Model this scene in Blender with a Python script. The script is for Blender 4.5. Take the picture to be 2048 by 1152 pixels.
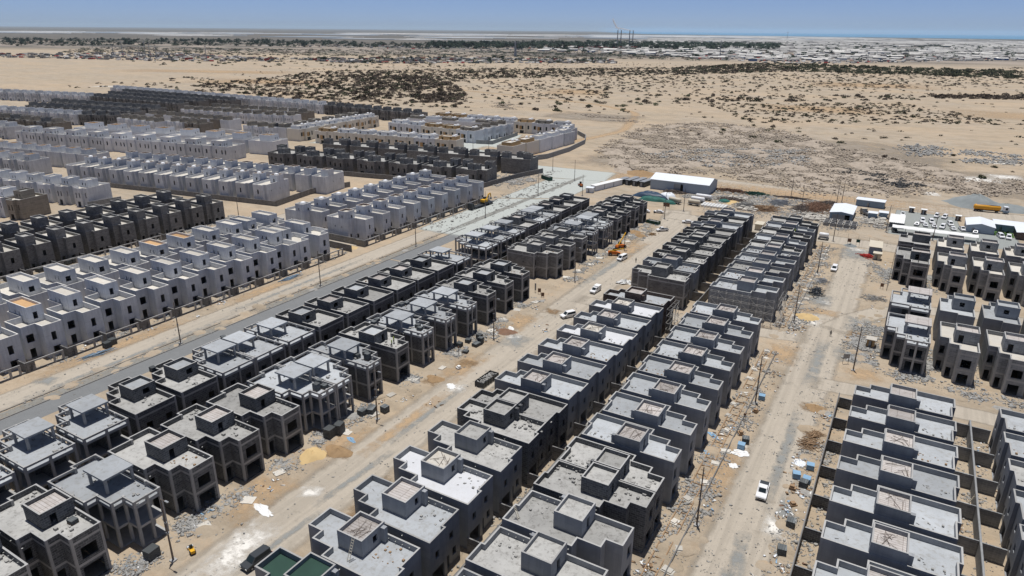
import bpy, math, random
import numpy as np
from mathutils import Matrix, Vector

for o in list(bpy.data.objects): bpy.data.objects.remove(o)
S = bpy.context.scene
COL = S.collection
R = random.Random(7)
NR = np.random.RandomState(11)
rad = math.radians

# ------------------------------------------------------------------ camera, world, sun, exposure
cam = bpy.data.cameras.new('camera'); cam_o = bpy.data.objects.new('camera', cam); COL.objects.link(cam_o)
rot = Matrix(((0.8642245, -0.1845774, 0.46802478), (0.50303807, 0.30169288, -0.80989759), (0.00828905, 0.93536762, 0.35357984)))
cam_o.matrix_world = Matrix.Translation((0, 0, 80)) @ rot.to_4x4()
cam.sensor_width = 36; cam.lens = 1365 / 2048 * 36
cam.clip_start = 1; cam.clip_end = 400000
S.camera = cam_o

SUN_EL, SUN_AZ = 82.0, 325.0     # azimuth clockwise from +Y
W = bpy.data.worlds.new("World"); S.world = W; W.use_nodes = True
nt = W.node_tree; nt.nodes.clear()
sky = nt.nodes.new('ShaderNodeTexSky'); sky.sky_type = 'NISHITA'; sky.sun_disc = False
sky.sun_elevation = rad(SUN_EL); sky.sun_rotation = rad(SUN_AZ)
sky.altitude = 80; sky.air_density = 0.26; sky.dust_density = 0.7; sky.ozone_density = 5.5
bg = nt.nodes.new('ShaderNodeBackground'); bg.inputs[1].default_value = 0.125
wo = nt.nodes.new('ShaderNodeOutputWorld')
nt.links.new(sky.outputs[0], bg.inputs[0]); nt.links.new(bg.outputs[0], wo.inputs[0])
sl = bpy.data.lights.new('sun', 'SUN'); sl.energy = 4.3; sl.angle = rad(0.5); sl.color = (1, 0.975, 0.94)
so = bpy.data.objects.new('sun', sl); COL.objects.link(so)
az, el = rad(SUN_AZ), rad(SUN_EL)
sd = Vector((math.sin(az) * math.cos(el), math.cos(az) * math.cos(el), math.sin(el)))
so.rotation_euler = (-sd).to_track_quat('-Z', 'Y').to_euler()
S.view_settings.view_transform = 'Standard'; S.view_settings.look = 'None'
S.view_settings.exposure = 0.0; S.view_settings.gamma = 1
S.cycles.transparent_max_bounces = 24; S.cycles.volume_bounces = 1
S.cycles.max_bounces = 6; S.cycles.diffuse_bounces = 3

# ------------------------------------------------------------------ materials
def nmat(name, rough=0.9):
    m = bpy.data.materials.new(name); m.use_nodes = True
    t = m.node_tree; b = t.nodes['Principled BSDF']; b.inputs['Roughness'].default_value = rough
    if 'Specular IOR Level' in b.inputs: b.inputs['Specular IOR Level'].default_value = 0.2
    return m, t, b
def N(t, kind, **kw):
    n = t.nodes.new(kind)
    for k, v in kw.items():
        if k.startswith('i_'): n.inputs[int(k[2:])].default_value = v
        else: setattr(n, k, v)
    return n
def mixc(t, fac, a, b, mode='MIX'):
    n = t.nodes.new('ShaderNodeMix'); n.data_type = 'RGBA'; n.blend_type = mode
    for s, v in ((n.inputs[0], fac), (n.inputs[6], a), (n.inputs[7], b)):
        if hasattr(v, 'links'): t.links.new(v, s)
        elif isinstance(v, tuple): s.default_value = (*v, 1) if len(v) == 3 else v
        else: s.default_value = v
    return n.outputs[2]
def pos(t): return t.nodes.new('ShaderNodeNewGeometry').outputs['Position']
def noise(t, vec, scale, detail=4, rough=0.6, stretch=None):
    if stretch:
        mp = t.nodes.new('ShaderNodeMapping'); mp.inputs['Scale'].default_value = stretch; t.links.new(vec, mp.inputs[0]); vec = mp.outputs[0]
    n = N(t, 'ShaderNodeTexNoise'); n.inputs['Scale'].default_value = scale; n.inputs['Detail'].default_value = detail
    n.inputs['Roughness'].default_value = rough; t.links.new(vec, n.inputs['Vector']); return n.outputs['Fac']
def ramp(t, fac, stops):
    n = t.nodes.new('ShaderNodeValToRGB'); e = n.color_ramp.elements
    while len(e) < len(stops): e.new(0.5)
    for q, (p, c) in zip(e, stops): q.position = p; q.color = (*c, 1) if isinstance(c, tuple) else (c, c, c, 1)
    t.links.new(fac, n.inputs[0]); return n.outputs[0]
def mth(t, op, a, b=0.0, c=None):
    n = N(t, 'ShaderNodeMath', operation=op)
    for s, v in zip(n.inputs, (a, b, c)):
        if v is None: continue
        if hasattr(v, 'links'): t.links.new(v, s)
        else: s.default_value = v
    return n.outputs[0]
def lk(t, a, b): t.links.new(a, b)

def flat(name, c, rough=0.7, var=0.12, sc=0.8, metal=0.0, rnd=0.0):
    m, t, b = nmat(name, rough); p = pos(t)
    f = noise(t, p, sc, 3)
    k = tuple(max(0, x * (1 - var)) for x in c); h = tuple(min(1, x * (1 + var)) for x in c)
    o = mixc(t, f, k, h)
    if rnd:
        r = t.nodes.new('ShaderNodeObjectInfo').outputs['Random']
        o = mixc(t, 1.0, o, ramp(t, r, [(0, 1 - rnd), (1, 1.0)]), 'MULTIPLY')
    lk(t, o, b.inputs['Base Color']); b.inputs['Metallic'].default_value = metal
    return m

def wallmat(name, c, lines=0.25, var=0.3, stain=0.3, rnd=0.2, bw=2.2, bh=1.0, mort=0.03, mortc=1.35, warm=(1.0, 0.97, 0.93)):
    """cast / block wall: panel or block joints, blotches and vertical wash marks"""
    m, t, b = nmat(name, 0.92); g = t.nodes.new('ShaderNodeNewGeometry'); p = g.outputs['Position']
    sp = N(t, 'ShaderNodeSeparateXYZ'); lk(t, p, sp.inputs[0])
    nn = N(t, 'ShaderNodeSeparateXYZ'); lk(t, g.outputs['True Normal'], nn.inputs[0])
    ax = mth(t, 'ABSOLUTE', nn.outputs[0]); sel = mth(t, 'GREATER_THAN', ax, 0.5)
    u = mth(t, 'ADD', mth(t, 'MULTIPLY', sp.outputs[1], sel), mth(t, 'MULTIPLY', sp.outputs[0], mth(t, 'SUBTRACT', 1.0, sel)))
    cv = N(t, 'ShaderNodeCombineXYZ'); lk(t, u, cv.inputs[0]); lk(t, sp.outputs[2], cv.inputs[1])
    br = N(t, 'ShaderNodeTexBrick'); lk(t, cv.outputs[0], br.inputs[0])
    br.inputs['Scale'].default_value = 1; br.inputs['Mortar Size'].default_value = mort
    br.inputs['Brick Width'].default_value = bw; br.inputs['Row Height'].default_value = bh
    br.inputs['Color1'].default_value = (1, 1, 1, 1); br.inputs['Color2'].default_value = (1 - lines, 1 - lines, 1 - lines, 1)
    br.inputs['Mortar'].default_value = (mortc, mortc, mortc, 1)
    f = noise(t, p, 0.35, 6, 0.65)
    o = mixc(t, f, tuple(x * (1 - var) for x in c), tuple(x * (1 + var) * w for x, w in zip(c, warm)))
    o = mixc(t, 1.0, o, br.outputs[0], 'MULTIPLY')
    s = noise(t, p, 1.0, 4, 0.7, (1.2, 1.2, 0.12)); s = ramp(t, s, [(0.42, 0.0), (0.7, 1.0)])
    o = mixc(t, mth(t, 'MULTIPLY', s, stain), o, tuple(x * 0.45 for x in c))
    r = t.nodes.new('ShaderNodeObjectInfo').outputs['Random']
    o = mixc(t, 1.0, o, ramp(t, r, [(0, 1 - rnd), (1, 1.0)]), 'MULTIPLY')
    lk(t, o, b.inputs['Base Color'])
    bp = N(t, 'ShaderNodeBump'); bp.inputs['Strength'].default_value = 0.35; bp.inputs['Distance'].default_value = 0.05
    lk(t, noise(t, p, 3.0, 5), bp.inputs['Height']); lk(t, bp.outputs[0], b.inputs['Normal'])
    return m
def roofmat(name, c, var=0.25, dirt=(0.2, 0.17, 0.12), d=0.45, grid=False):
    m, t, b = nmat(name, 0.9); p = pos(t)
    f = noise(t, p, 0.25, 5, 0.6); f2 = noise(t, p, 1.3, 5, 0.7)
    o = mixc(t, f, tuple(x * (1 - var) for x in c), tuple(min(.9, x * (1 + var)) for x in c))
    o = mixc(t, mth(t, 'MULTIPLY', ramp(t, f2, [(0.5, 0.0), (0.72, 1.0)]), d), o, dirt)
    r = t.nodes.new('ShaderNodeObjectInfo').outputs['Random']
    o = mixc(t, 1.0, o, ramp(t, r, [(0, 0.68), (0.5, 0.9), (1, 1.04)]), 'MULTIPLY')
    if grid:
        br = N(t, 'ShaderNodeTexBrick'); lk(t, p, br.inputs[0]); br.inputs['Scale'].default_value = 1
        br.inputs['Mortar Size'].default_value = 0.04; br.inputs['Brick Width'].default_value = 2.4; br.inputs['Row Height'].default_value = 0.55; br.offset = 0
        br.inputs['Color1'].default_value = (1, 1, 1, 1); br.inputs['Color2'].default_value = (.9, .88, .86, 1); br.inputs['Mortar'].default_value = (.5, .47, .45, 1)
        o = mixc(t, 1.0, o, br.outputs[0], 'MULTIPLY')
    lk(t, o, b.inputs['Base Color'])
    return m

M = {}
M['plaster'] = wallmat('grey_render', (0.35, 0.37, 0.395), lines=0.12, var=0.22, bw=2.4, bh=1.2, mort=0.015, mortc=0.75, rnd=0.22)
M['block'] = wallmat('dark_block', (0.165, 0.172, 0.18), lines=0.5, var=0.4, bw=0.8, bh=0.42, mort=0.03, mortc=1.7, stain=0.45, rnd=0.25)
M['brownblock'] = wallmat('brown_block', (0.15, 0.115, 0.10), lines=0.35, bw=0.8, bh=0.4, mort=0.03, mortc=1.5)
M['greyblock'] = wallmat('grey_block', (0.34, 0.355, 0.37), lines=0.3, bw=1.0, bh=0.45, mort=0.03, mortc=1.2, stain=0.4)
M['darkgrey'] = wallmat('dark_grey_block', (0.255, 0.255, 0.255), lines=0.4, bw=1.0, bh=0.45, mort=0.03, mortc=1.3, stain=0.4)
M['pale'] = wallmat('pale_cast_wall', (0.70, 0.74, 0.80), lines=0.1, var=0.22, bw=3.2, bh=3.0, mort=0.03, mortc=0.72, stain=0.38, rnd=0.2)
M['white'] = wallmat('white_primed_wall', (0.78, 0.82, 0.88), lines=0.05, var=0.12, bw=3.2, bh=3.0, mort=0.02, mortc=0.85, stain=0.2, rnd=0.12)
M['cream'] = wallmat('cream_painted_wall', (0.78, 0.75, 0.67), lines=0.02, var=0.08, bw=6, bh=4, mort=0.01, mortc=0.9, stain=0.1, rnd=0.06)
M['tanwall'] = wallmat('tan_wall', (0.50, 0.34, 0.18), lines=0.03, var=0.1, bw=6, bh=4, mort=0.01, stain=0.1)
M['brownroof'] = wallmat('raw_grey_brown_wall', (0.30, 0.275, 0.24), lines=0.2, var=0.2, stain=0.3)
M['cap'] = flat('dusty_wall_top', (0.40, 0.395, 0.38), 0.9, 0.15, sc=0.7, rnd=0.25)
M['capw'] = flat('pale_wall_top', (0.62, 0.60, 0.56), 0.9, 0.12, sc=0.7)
M['conc'] = wallmat('concrete_frame', (0.42, 0.422, 0.42), lines=0.1, var=0.3, bw=6, bh=3.3, mort=0.02, mortc=0.8, stain=0.3, rnd=0.15)
M['roof'] = roofmat('screed_roof', (0.41, 0.43, 0.445))
M['roofwh'] = roofmat('bright_roof', (0.62, 0.63, 0.65), var=0.12, dirt=(0.5, 0.48, 0.45), d=0.4)
M['roofd'] = roofmat('dusty_roof', (0.40, 0.395, 0.375), var=0.35, d=0.7, dirt=(0.12, 0.11, 0.10))
M['roofg'] = roofmat('formwork_roof', (0.50, 0.47, 0.45), grid=True)
M['roofw'] = roofmat('pale_roof', (0.58, 0.55, 0.49), var=0.15, dirt=(0.4, 0.26, 0.13), d=0.3)
M['roofgreen'] = roofmat('green_membrane', (0.03, 0.065, 0.05), var=0.4, dirt=(0.03, 0.05, 0.05))
M['roofo'] = roofmat('orange_sand_fill', (0.52, 0.33, 0.17), dirt=(0.3, 0.17, 0.08))
M['rust'] = flat('rusty_brown', (0.19, 0.11, 0.07), var=0.4)
M['tank'] = flat('white_tank', (0.8, 0.8, 0.8), 0.4, 0.05)
M['metal'] = flat('grey_metal', (0.30, 0.31, 0.32), 0.5, 0.2, metal=0.3)
M['pole'] = flat('pole_brown_grey', (0.16, 0.13, 0.11), 0.7, 0.2)
M['carwhite'] = flat('car_white', (0.80, 0.80, 0.80), 0.25, 0.04, rnd=0.12)
M['cardark'] = flat('car_dark', (0.05, 0.055, 0.06), 0.3, 0.1)
M['glass'] = flat('dark_glass', (0.02, 0.03, 0.035), 0.08, 0.1)
M['rubber'] = flat('rubber', (0.025, 0.025, 0.025), 0.9, 0.2)
M['lamp'] = flat('lamp_lens', (0.7, 0.7, 0.65), 0.2, 0.05)
M['red'] = flat('red_paint', (0.45, 0.05, 0.04), 0.5, 0.2)
M['yellow'] = flat('machine_yellow', (0.70, 0.38, 0.03), 0.45, 0.15)
M['orange'] = flat('machine_orange', (0.62, 0.17, 0.03), 0.5, 0.2)
M['tanky'] = flat('tanker_ochre', (0.62, 0.30, 0.03), 0.4, 0.12)
M['blue'] = flat('blue_film', (0.22, 0.36, 0.50), 0.5, 0.25)
M['bluegrey'] = flat('blue_grey_sheet', (0.22, 0.30, 0.38), 0.5, 0.1)
M['greendark'] = flat('dark_green', (0.02, 0.07, 0.05), 0.6, 0.3)
M['tarpblue'] = flat('navy_tarpaulin', (0.035, 0.06, 0.10), 0.4, 0.5, sc=0.6)
M['tarpgreen'] = flat('green_net', (0.03, 0.12, 0.10), 0.7, 0.5, sc=0.6)
M['sheet'] = flat('corrugated_white', (0.72, 0.75, 0.78), 0.45, 0.06, sc=0.3)
M['sheetwall'] = flat('corrugated_wall', (0.36, 0.42, 0.48), 0.5, 0.08)
M['wood'] = flat('timber', (0.30, 0.20, 0.12), 0.85, 0.4, sc=2)
M['scaf'] = flat('scaffold_steel', (0.45, 0.44, 0.41), 0.5, 0.2)
M['sack'] = flat('white_sack', (0.72, 0.72, 0.70), 0.8, 0.15, sc=2)
M['beige'] = flat('beige_panel', (0.55, 0.50, 0.40), 0.7, 0.08)
M['blk'] = wallmat('stacked_blocks', (0.20, 0.22, 0.23), lines=0.5, bw=0.4, bh=0.2, mort=0.04, mortc=0.4, rnd=0.3)
M['stone'] = flat('broken_block', (0.30, 0.29, 0.27), 0.95, 0.55, sc=1.7)
M['stoneg'] = flat('grey_rubble', (0.30, 0.295, 0.28), 0.95, 0.6, sc=1.3)
M['rock'] = flat('dumped_rock', (0.36, 0.305, 0.245), 0.95, 0.5, sc=0.5)
M['coal'] = flat('black_rubble', (0.06, 0.06, 0.06), 0.95, 0.5, sc=0.5)
M['gravel'] = flat('blue_grey_gravel', (0.23, 0.25, 0.25), 0.95, 0.2, sc=0.4)
M['mound'] = flat('brown_soil', (0.30, 0.20, 0.11), 0.98, 0.35, sc=0.9)
M['sandpile'] = flat('yellow_sand', (0.55, 0.40, 0.20), 0.98, 0.15, sc=0.9)
M['bushb'] = flat('dry_brown_twigs', (0.105, 0.08, 0.06), 0.9, 0.35, sc=0.4, rnd=0.35)
M['bushg'] = flat('olive_leaves', (0.065, 0.07, 0.035), 0.9, 0.35, sc=0.4, rnd=0.35)
M['leaf'] = flat('dark_green_leaves', (0.022, 0.038, 0.022), 0.9, 0.4, sc=0.1)
M['skin'] = flat('skin', (0.22, 0.12, 0.08), 0.6, 0.1)
M['hiviz'] = flat('hi_viz_lime', (0.55, 0.75, 0.05), 0.7, 0.05)
M['cloth'] = flat('dark_clothing', (0.05, 0.055, 0.06), 0.9, 0.2)
M['farroof'] = flat('far_pale_roof', (0.68, 0.66, 0.62), 0.8, 0.35, sc=0.004, rnd=0.35)
M['farwall'] = flat('far_wall', (0.40, 0.38, 0.36), 0.8, 0.3, sc=0.02, rnd=0.4)
M['farred'] = flat('far_red', (0.30, 0.06, 0.05), 0.8, 0.3, sc=0.02)
M['farblue'] = flat('far_blue', (0.10, 0.16, 0.30), 0.8, 0.3, sc=0.02)

# sand colour group, shared by the ground and by every sheet laid on it
def sand_group():
    g = bpy.data.node_groups.new('sand', 'ShaderNodeTree')
    g.interface.new_socket('Color', in_out='OUTPUT', socket_type='NodeSocketColor')
    t = g; p = pos(t); out = t.nodes.new('NodeGroupOutput')
    a = noise(t, p, 0.02, 6, 0.65); b_ = noise(t, p, 0.22, 6, 0.7); c_ = noise(t, p, 0.006, 4, 0.6, (1, 2.2, 1)); d_ = noise(t, p, 1.6, 5, 0.75)
    o = mixc(t, ramp(t, a, [(0.35, 0.0), (0.65, 1.0)]), (0.39, 0.318, 0.228), (0.39, 0.334, 0.262))
    o = mixc(t, ramp(t, b_, [(0.52, 0.0), (0.72, 0.75)]), o, (0.44, 0.315, 0.20))
    o = mixc(t, ramp(t, b_, [(0.28, 0.6), (0.44, 0.0)]), o, (0.36, 0.32, 0.265))
    o = mixc(t, ramp(t, d_, [(0.58, 0.0), (0.78, 0.55)]), o, (0.26, 0.225, 0.18))
    o = mixc(t, ramp(t, d_, [(0.22, 0.45), (0.36, 0.0)]), o, (0.56, 0.505, 0.43))
    e_ = noise(t, p, 0.075, 6, 0.75, (1, 1.5, 1)); o = mixc(t, ramp(t, e_, [(0.47, 0.0), (0.62, 0.7)]), o, (0.275, 0.225, 0.165))
    # open desert: broad streaks
    o = mixc(t, ramp(t, c_, [(0.45, 0.0), (0.7, 0.6)]), o, (0.47, 0.355, 0.235))
    h_ = noise(t, p, 0.018, 7, 0.8, (1, 2.6, 1)); o = mixc(t, ramp(t, h_, [(0.5, 0.0), (0.6, 0.5)]), o, (0.30, 0.245, 0.18)); o = mixc(t, ramp(t, h_, [(0.36, 0.4), (0.44, 0.0)]), o, (0.50, 0.39, 0.27))
    # far land cover: dull plots beyond the desert
    sp = N(t, 'ShaderNodeSeparateXYZ'); lk(t, p, sp.inputs[0])
    dist = mth(t, 'ADD', sp.outputs[1], mth(t, 'MULTIPLY', sp.outputs[0], -0.3))
    mask = ramp(t, mth(t, 'DIVIDE', dist, 10000.0), [(0.215, 0.0), (0.25, 1.0)])
    f = noise(t, p, 0.0012, 6, 0.7, (1, 2.5, 1))
    far = mixc(t, ramp(t, f, [(0.42, 0.0), (0.58, 1.0)]), (0.10, 0.092, 0.08), (0.32, 0.27, 0.22))
    f3 = noise(t, p, 0.004, 5, 0.7, (1, 3.5, 1))
    far = mixc(t, ramp(t, f3, [(0.55, 0.0), (0.66, 0.8)]), far, (0.07, 0.075, 0.05))
    o = mixc(t, mask, o, far)
    m2 = ramp(t, mth(t, 'DIVIDE', dist, 10000.0), [(0.34, 0.0), (0.40, 0.9)]); o = mixc(t, m2, o, mixc(t, f, (0.07, 0.068, 0.06), (0.17, 0.15, 0.125)))
    lk(t, o, out.inputs[0]); return g
SAND = sand_group()
def sandnode(t):
    n = t.nodes.new('ShaderNodeGroup'); n.node_tree = SAND; return n.outputs[0]
def bump(t, b, s=0.75, d=0.5):
    p = pos(t); bp = N(t, 'ShaderNodeBump'); bp.inputs['Strength'].default_value = s; bp.inputs['Distance'].default_value = d
    lk(t, noise(t, p, 0.7, 8, 0.7), bp.inputs['Height']); lk(t, bp.outputs[0], b.inputs['Normal'])
def groundmat():
    m, t, b = nmat('sand_ground', 0.97); lk(t, sandnode(t), b.inputs['Base Color']); bump(t, b); return m
def sheetmat(name, c, var=0.15, edge=0.35, dens=1.0, ns=0.35, tracks=0.0):
    """worn surface whose edge breaks up into the sand; UV.x runs 0..1 across, UV.y in the same way along"""
    m, t, b = nmat(name, 0.95); s = sandnode(t)
    uv = t.nodes.new('ShaderNodeTexCoord').outputs['UV']; sp = N(t, 'ShaderNodeSeparateXYZ'); lk(t, uv, sp.inputs[0])
    def tri(o): return mth(t, 'SUBTRACT', 1.0, mth(t, 'ABSOLUTE', mth(t, 'SUBTRACT', mth(t, 'MULTIPLY', o, 2.0), 1.0)))
    e = mth(t, 'MINIMUM', tri(sp.outputs[0]), tri(sp.outputs[1]))
    p = pos(t); n1 = noise(t, p, ns, 6, 0.7)
    k = mth(t, 'MULTIPLY', mth(t, 'MINIMUM', mth(t, 'DIVIDE', e, edge), 1.0), mth(t, 'ADD', mth(t, 'MULTIPLY', n1, 1.6 if tracks else 3.2), 0.25 if tracks else -0.75 if edge > .2 else 0.2))
    k = ramp(t, k, [(0.2, 0.0), (0.9, dens)])
    cc = mixc(t, noise(t, p, 0.5, 6, 0.7), tuple(x * (1 - var) for x in c), tuple(min(.95, x * (1 + var)) for x in c))
    if tracks:
        w = noise(t, p, 1.0, 3, 0.6, (tracks * 1.5, 0.02, 1.0))
        cc = mixc(t, ramp(t, w, [(0.45, 0.0), (0.62, 0.6)]), cc, tuple(x * 0.78 for x in c))
    lk(t, cc, b.inputs['Base Color']); bump(t, b)
    tr = N(t, 'ShaderNodeBsdfTransparent'); mx = N(t, 'ShaderNodeMixShader'); lk(t, k, mx.inputs[0]); lk(t, tr.outputs[0], mx.inputs[1]); lk(t, b.outputs[0], mx.inputs[2])
    lk(t, mx.outputs[0], t.nodes['Material Output'].inputs['Surface']); return m
M['ground'] = groundmat()
M['track'] = sheetmat('dusty_track', (0.43, 0.38, 0.31), tracks=0.55, edge=0.38, ns=0.25)
M['asphalt'] = sheetmat('dusty_asphalt', (0.19, 0.195, 0.195), edge=0.03)
M['palecrete'] = sheetmat('pale_crushed_stone', (0.42, 0.44, 0.41), edge=0.2, var=0.1)
M['lot'] = sheetmat('grey_gravel_lot', (0.28, 0.295, 0.28), edge=0.1, var=0.15)
M['powder'] = sheetmat('white_powder', (0.74, 0.71, 0.65), edge=0.9, ns=0.5, var=0.05)
M['rubbleground'] = sheetmat('rubble_ground', (0.31, 0.265, 0.21), edge=0.6, ns=0.06, dens=0.9, var=0.25)
M['ochre'] = sheetmat('ochre_sand', (0.50, 0.355, 0.215), edge=0.9, ns=0.4, var=0.1, dens=0.8)
M['greydust'] = sheetmat('grey_cement_dust', (0.30, 0.31, 0.30), edge=0.9, ns=0.45, dens=0.75)
M['brownsoil'] = sheetmat('brown_soil_patch', (0.25, 0.165, 0.09), edge=0.9, ns=0.6, dens=0.9)
M['vergestone'] = sheetmat('stony_verge', (0.27, 0.265, 0.24), edge=0.25, ns=0.9, dens=0.85)
m, t, b = nmat('sea_water', 0.35); b.inputs['Base Color'].default_value = (0.10, 0.25, 0.38, 1); M['sea'] = m

# ------------------------------------------------------------------ mesh builder
class MB:
    def __init__(s): s.v = []; s.f = []; s.m = []
    def add(s, vs, fs, mi=0):
        n = len(s.v); s.v += vs; s.f += [tuple(i + n for i in f) for f in fs]; s.m += [mi] * len(fs); return s
    def box(s, x0, y0, z0, x1, y1, z1, mi=0):
        return s.add([(x0, y0, z0), (x1, y0, z0), (x1, y1, z0), (x0, y1, z0), (x0, y0, z1), (x1, y0, z1), (x1, y1, z1), (x0, y1, z1)],
                     [(0, 3, 2, 1), (4, 5, 6, 7), (0, 1, 5, 4), (1, 2, 6, 5), (2, 3, 7, 6), (3, 0, 4, 7)], mi)
    def prism(s, poly, z0, z1, mi=0):
        n = len(poly)
        return s.add([(x, y, z0) for x, y in poly] + [(x, y, z1) for x, y in poly],
                     [tuple(range(n - 1, -1, -1)), tuple(range(n, 2 * n))] + [(i, (i + 1) % n, n + (i + 1) % n, n + i) for i in range(n)], mi)
    def xprism(s, prof, x0, x1, mi=0):   # profile in (y, z), swept along x
        n = len(prof)
        return s.add([(x0, y, z) for y, z in prof] + [(x1, y, z) for y, z in prof],
                     [tuple(range(n)), tuple(range(2 * n - 1, n - 1, -1))] + [(i, n + i, n + (i + 1) % n, (i + 1) % n) for i in range(n)], mi)
    def tube(s, a, b, r, k=6, r2=None, mi=0, caps=True):
        a = Vector(a); b = Vector(b); d = (b - a).normalized(); r2 = r if r2 is None else r2
        u = d.orthogonal().normalized(); w = d.cross(u)
        c = [(math.cos(2 * math.pi * i / k), math.sin(2 * math.pi * i / k)) for i in range(k)]
        vs = [tuple(a + (u * x + w * y) * r) for x, y in c] + [tuple(b + (u * x + w * y) * r2) for x, y in c]
        fs = [(i, (i + 1) % k, k + (i + 1) % k, k + i) for i in range(k)]
        if caps: fs += [tuple(range(k - 1, -1, -1)), tuple(range(k, 2 * k))]
        return s.add(vs, fs, mi)
    def lathe(s, cx, cy, prof, k=12, mi=0):
        vs = [(cx + r * math.cos(2 * math.pi * i / k), cy + r * math.sin(2 * math.pi * i / k), z) for r, z in prof for i in range(k)]
        fs = [(j * k + i, j * k + (i + 1) % k, (j + 1) * k + (i + 1) % k, (j + 1) * k + i) for j in range(len(prof) - 1) for i in range(k)]
        return s.add(vs, fs, mi)
    def mesh(s, name, mats, smooth=False):
        me = bpy.data.meshes.new(name); me.from_pydata(s.v, [], s.f)
        for q in (mats if isinstance(mats, (list, tuple)) else [mats]): me.materials.append(q)
        me.polygons.foreach_set('material_index', s.m)
        if smooth: me.polygons.foreach_set('use_smooth', [True] * len(s.f))
        me.update(); return me

def link(name, me, parent=None, loc=(0, 0, 0), rz=0.0, sc=None):
    o = bpy.data.objects.new(name, me); COL.objects.link(o)
    o.location = loc; o.rotation_euler = (0, 0, rz)
    if sc: o.scale = sc if isinstance(sc, tuple) else (sc, sc, sc)
    if parent: o.parent = parent
    return o
def tag(o, label, cat, group=None, kind=None):
    o['label'] = label; o['category'] = cat
    if group: o['group'] = group
    if kind: o['kind'] = kind
    return o
def struct(o): o['kind'] = 'structure'; return o
def stuff(o, label, cat): return tag(o, label, cat, kind='stuff')
# spec: list of (name, mesh, children, loc) ; inst() links one thing from a spec
def inst(name, spec, loc, rz, label, cat, group=None, sc=None):
    root = link(name, None, None, loc, rz, sc); root.empty_display_size = 0.5
    def rec(parts, par):
        for pt in parts:
            o = link(pt[0], pt[1], par, pt[3] if len(pt) > 3 else (0, 0, 0))
            if len(pt) > 4:
                for k_, v_ in pt[4].items(): o[k_] = v_
            if len(pt) > 2 and pt[2]: rec(pt[2], o)
    rec(spec, root); return tag(root, label, cat, group)

ORD = ['first', 'second', 'third', 'fourth', 'fifth', 'sixth', 'seventh', 'eighth', 'ninth', 'tenth', 'eleventh', 'twelfth', 'thirteenth',
       'fourteenth', 'fifteenth', 'sixteenth', 'seventeenth', 'eighteenth', 'nineteenth', 'twentieth', 'twenty-first', 'twenty-second',
       'twenty-third', 'twenty-fourth', 'twenty-fifth', 'twenty-sixth', 'twenty-seventh', 'twenty-eighth', 'twenty-ninth', 'thirtieth']

# ------------------------------------------------------------------ sheets on the ground
SHZ = [0.006]
def sheet(name, poly, mat, z=None, cat=None, label=None):
    """4-corner sheet with UV 0..1 both ways (subdivided)"""
    if z is None: SHZ[0] += 0.0007; z = SHZ[0]
    (ax, ay), (bx, by), (cx_, cy_), (dx, dy) = poly; n = 6
    vs, uv = [], []
    for j in range(n + 1):
        for i in range(n + 1):
            u, v = i / n, j / n
            vs.append(((ax * (1 - u) + bx * u) * (1 - v) + (dx * (1 - u) + cx_ * u) * v, (ay * (1 - u) + by * u) * (1 - v) + (dy * (1 - u) + cy_ * u) * v, z)); uv.append((u, v))
    fs = [(j * (n + 1) + i, j * (n + 1) + i + 1, (j + 1) * (n + 1) + i + 1, (j + 1) * (n + 1) + i) for j in range(n) for i in range(n)]
    me = bpy.data.meshes.new(name); me.from_pydata(vs, [], fs); me.materials.append(mat)
    ul = me.uv_layers.new(name='UV')
    for l in me.loops: ul.data[l.index].uv = uv[l.vertex_index]
    o = link(name, me); struct(o); return o
def strip(name, pts, w, mat, z=None):
    """road strip along a polyline; UV.x across, UV.y 0.5 along except at the two ends"""
    if z is None: SHZ[0] += 0.0007; z = SHZ[0]
    P = [Vector(p) for p in pts]; Q = [P[0]]
    for a, b in zip(P, P[1:]):
        n = max(1, int((b - a).length / 12))
        for i in range(1, n + 1): Q.append(a.lerp(b, i / n))
    for _ in range(3): Q = [Q[0]] + [(Q[i - 1] + Q[i] * 2 + Q[i + 1]) / 4 for i in range(1, len(Q) - 1)] + [Q[-1]]
    vs, uv = [], []
    for i, q in enumerate(Q):
        d = (Q[min(i + 1, len(Q) - 1)] - Q[max(i - 1, 0)]).normalized(); nn = Vector((d.y, -d.x))
        for k in (-1, 0, 1): vs.append((q.x + nn.x * w / 2 * k, q.y + nn.y * w / 2 * k, z)); uv.append(((k + 1) / 2, 0.02 if i in (0,) else 0.98 if i == len(Q) - 1 else 0.5))
    fs = [(3 * i + k, 3 * i + k + 1, 3 * i + k + 4, 3 * i + k + 3) for i in range(len(Q) - 1) for k in (0, 1)]
    me = bpy.data.meshes.new(name); me.from_pydata(vs, [], fs); me.materials.append(mat)
    ul = me.uv_layers.new(name='UV')
    for l in me.loops: ul.data[l.index].uv = uv[l.vertex_index]
    o = link(name, me); return struct(o)
def patch(name, x, y, rx, ry, mat, a=0.0):
    c, s_ = math.cos(a), math.sin(a)
    q = [(x + c * u * rx - s_ * v * ry, y + s_ * u * rx + c * v * ry) for u, v in ((-1, -1), (1, -1), (1, 1), (-1, 1))]
    return sheet(name, q, mat)

G = 95000
me = MB(); me.add([(-G, -G, 0), (G, -G, 0), (G, G, 0), (-G, G, 0)], [(0, 1, 2, 3)])
struct(link('ground', me.mesh('ground', M['ground'])))
me = MB(); me.add([(x, y, 0.8) for x, y in [(-33000, 80000), (-27000, 62000), (-7400, 20500), (-2600, 17200), (1500, 15200), (9000, 14000), (30000, 12500), (94000, 12000), (94000, 94000), (-38000, 94000)]], [tuple(range(9))])
struct(link('sea', me.mesh('sea', M['sea'])))
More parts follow.
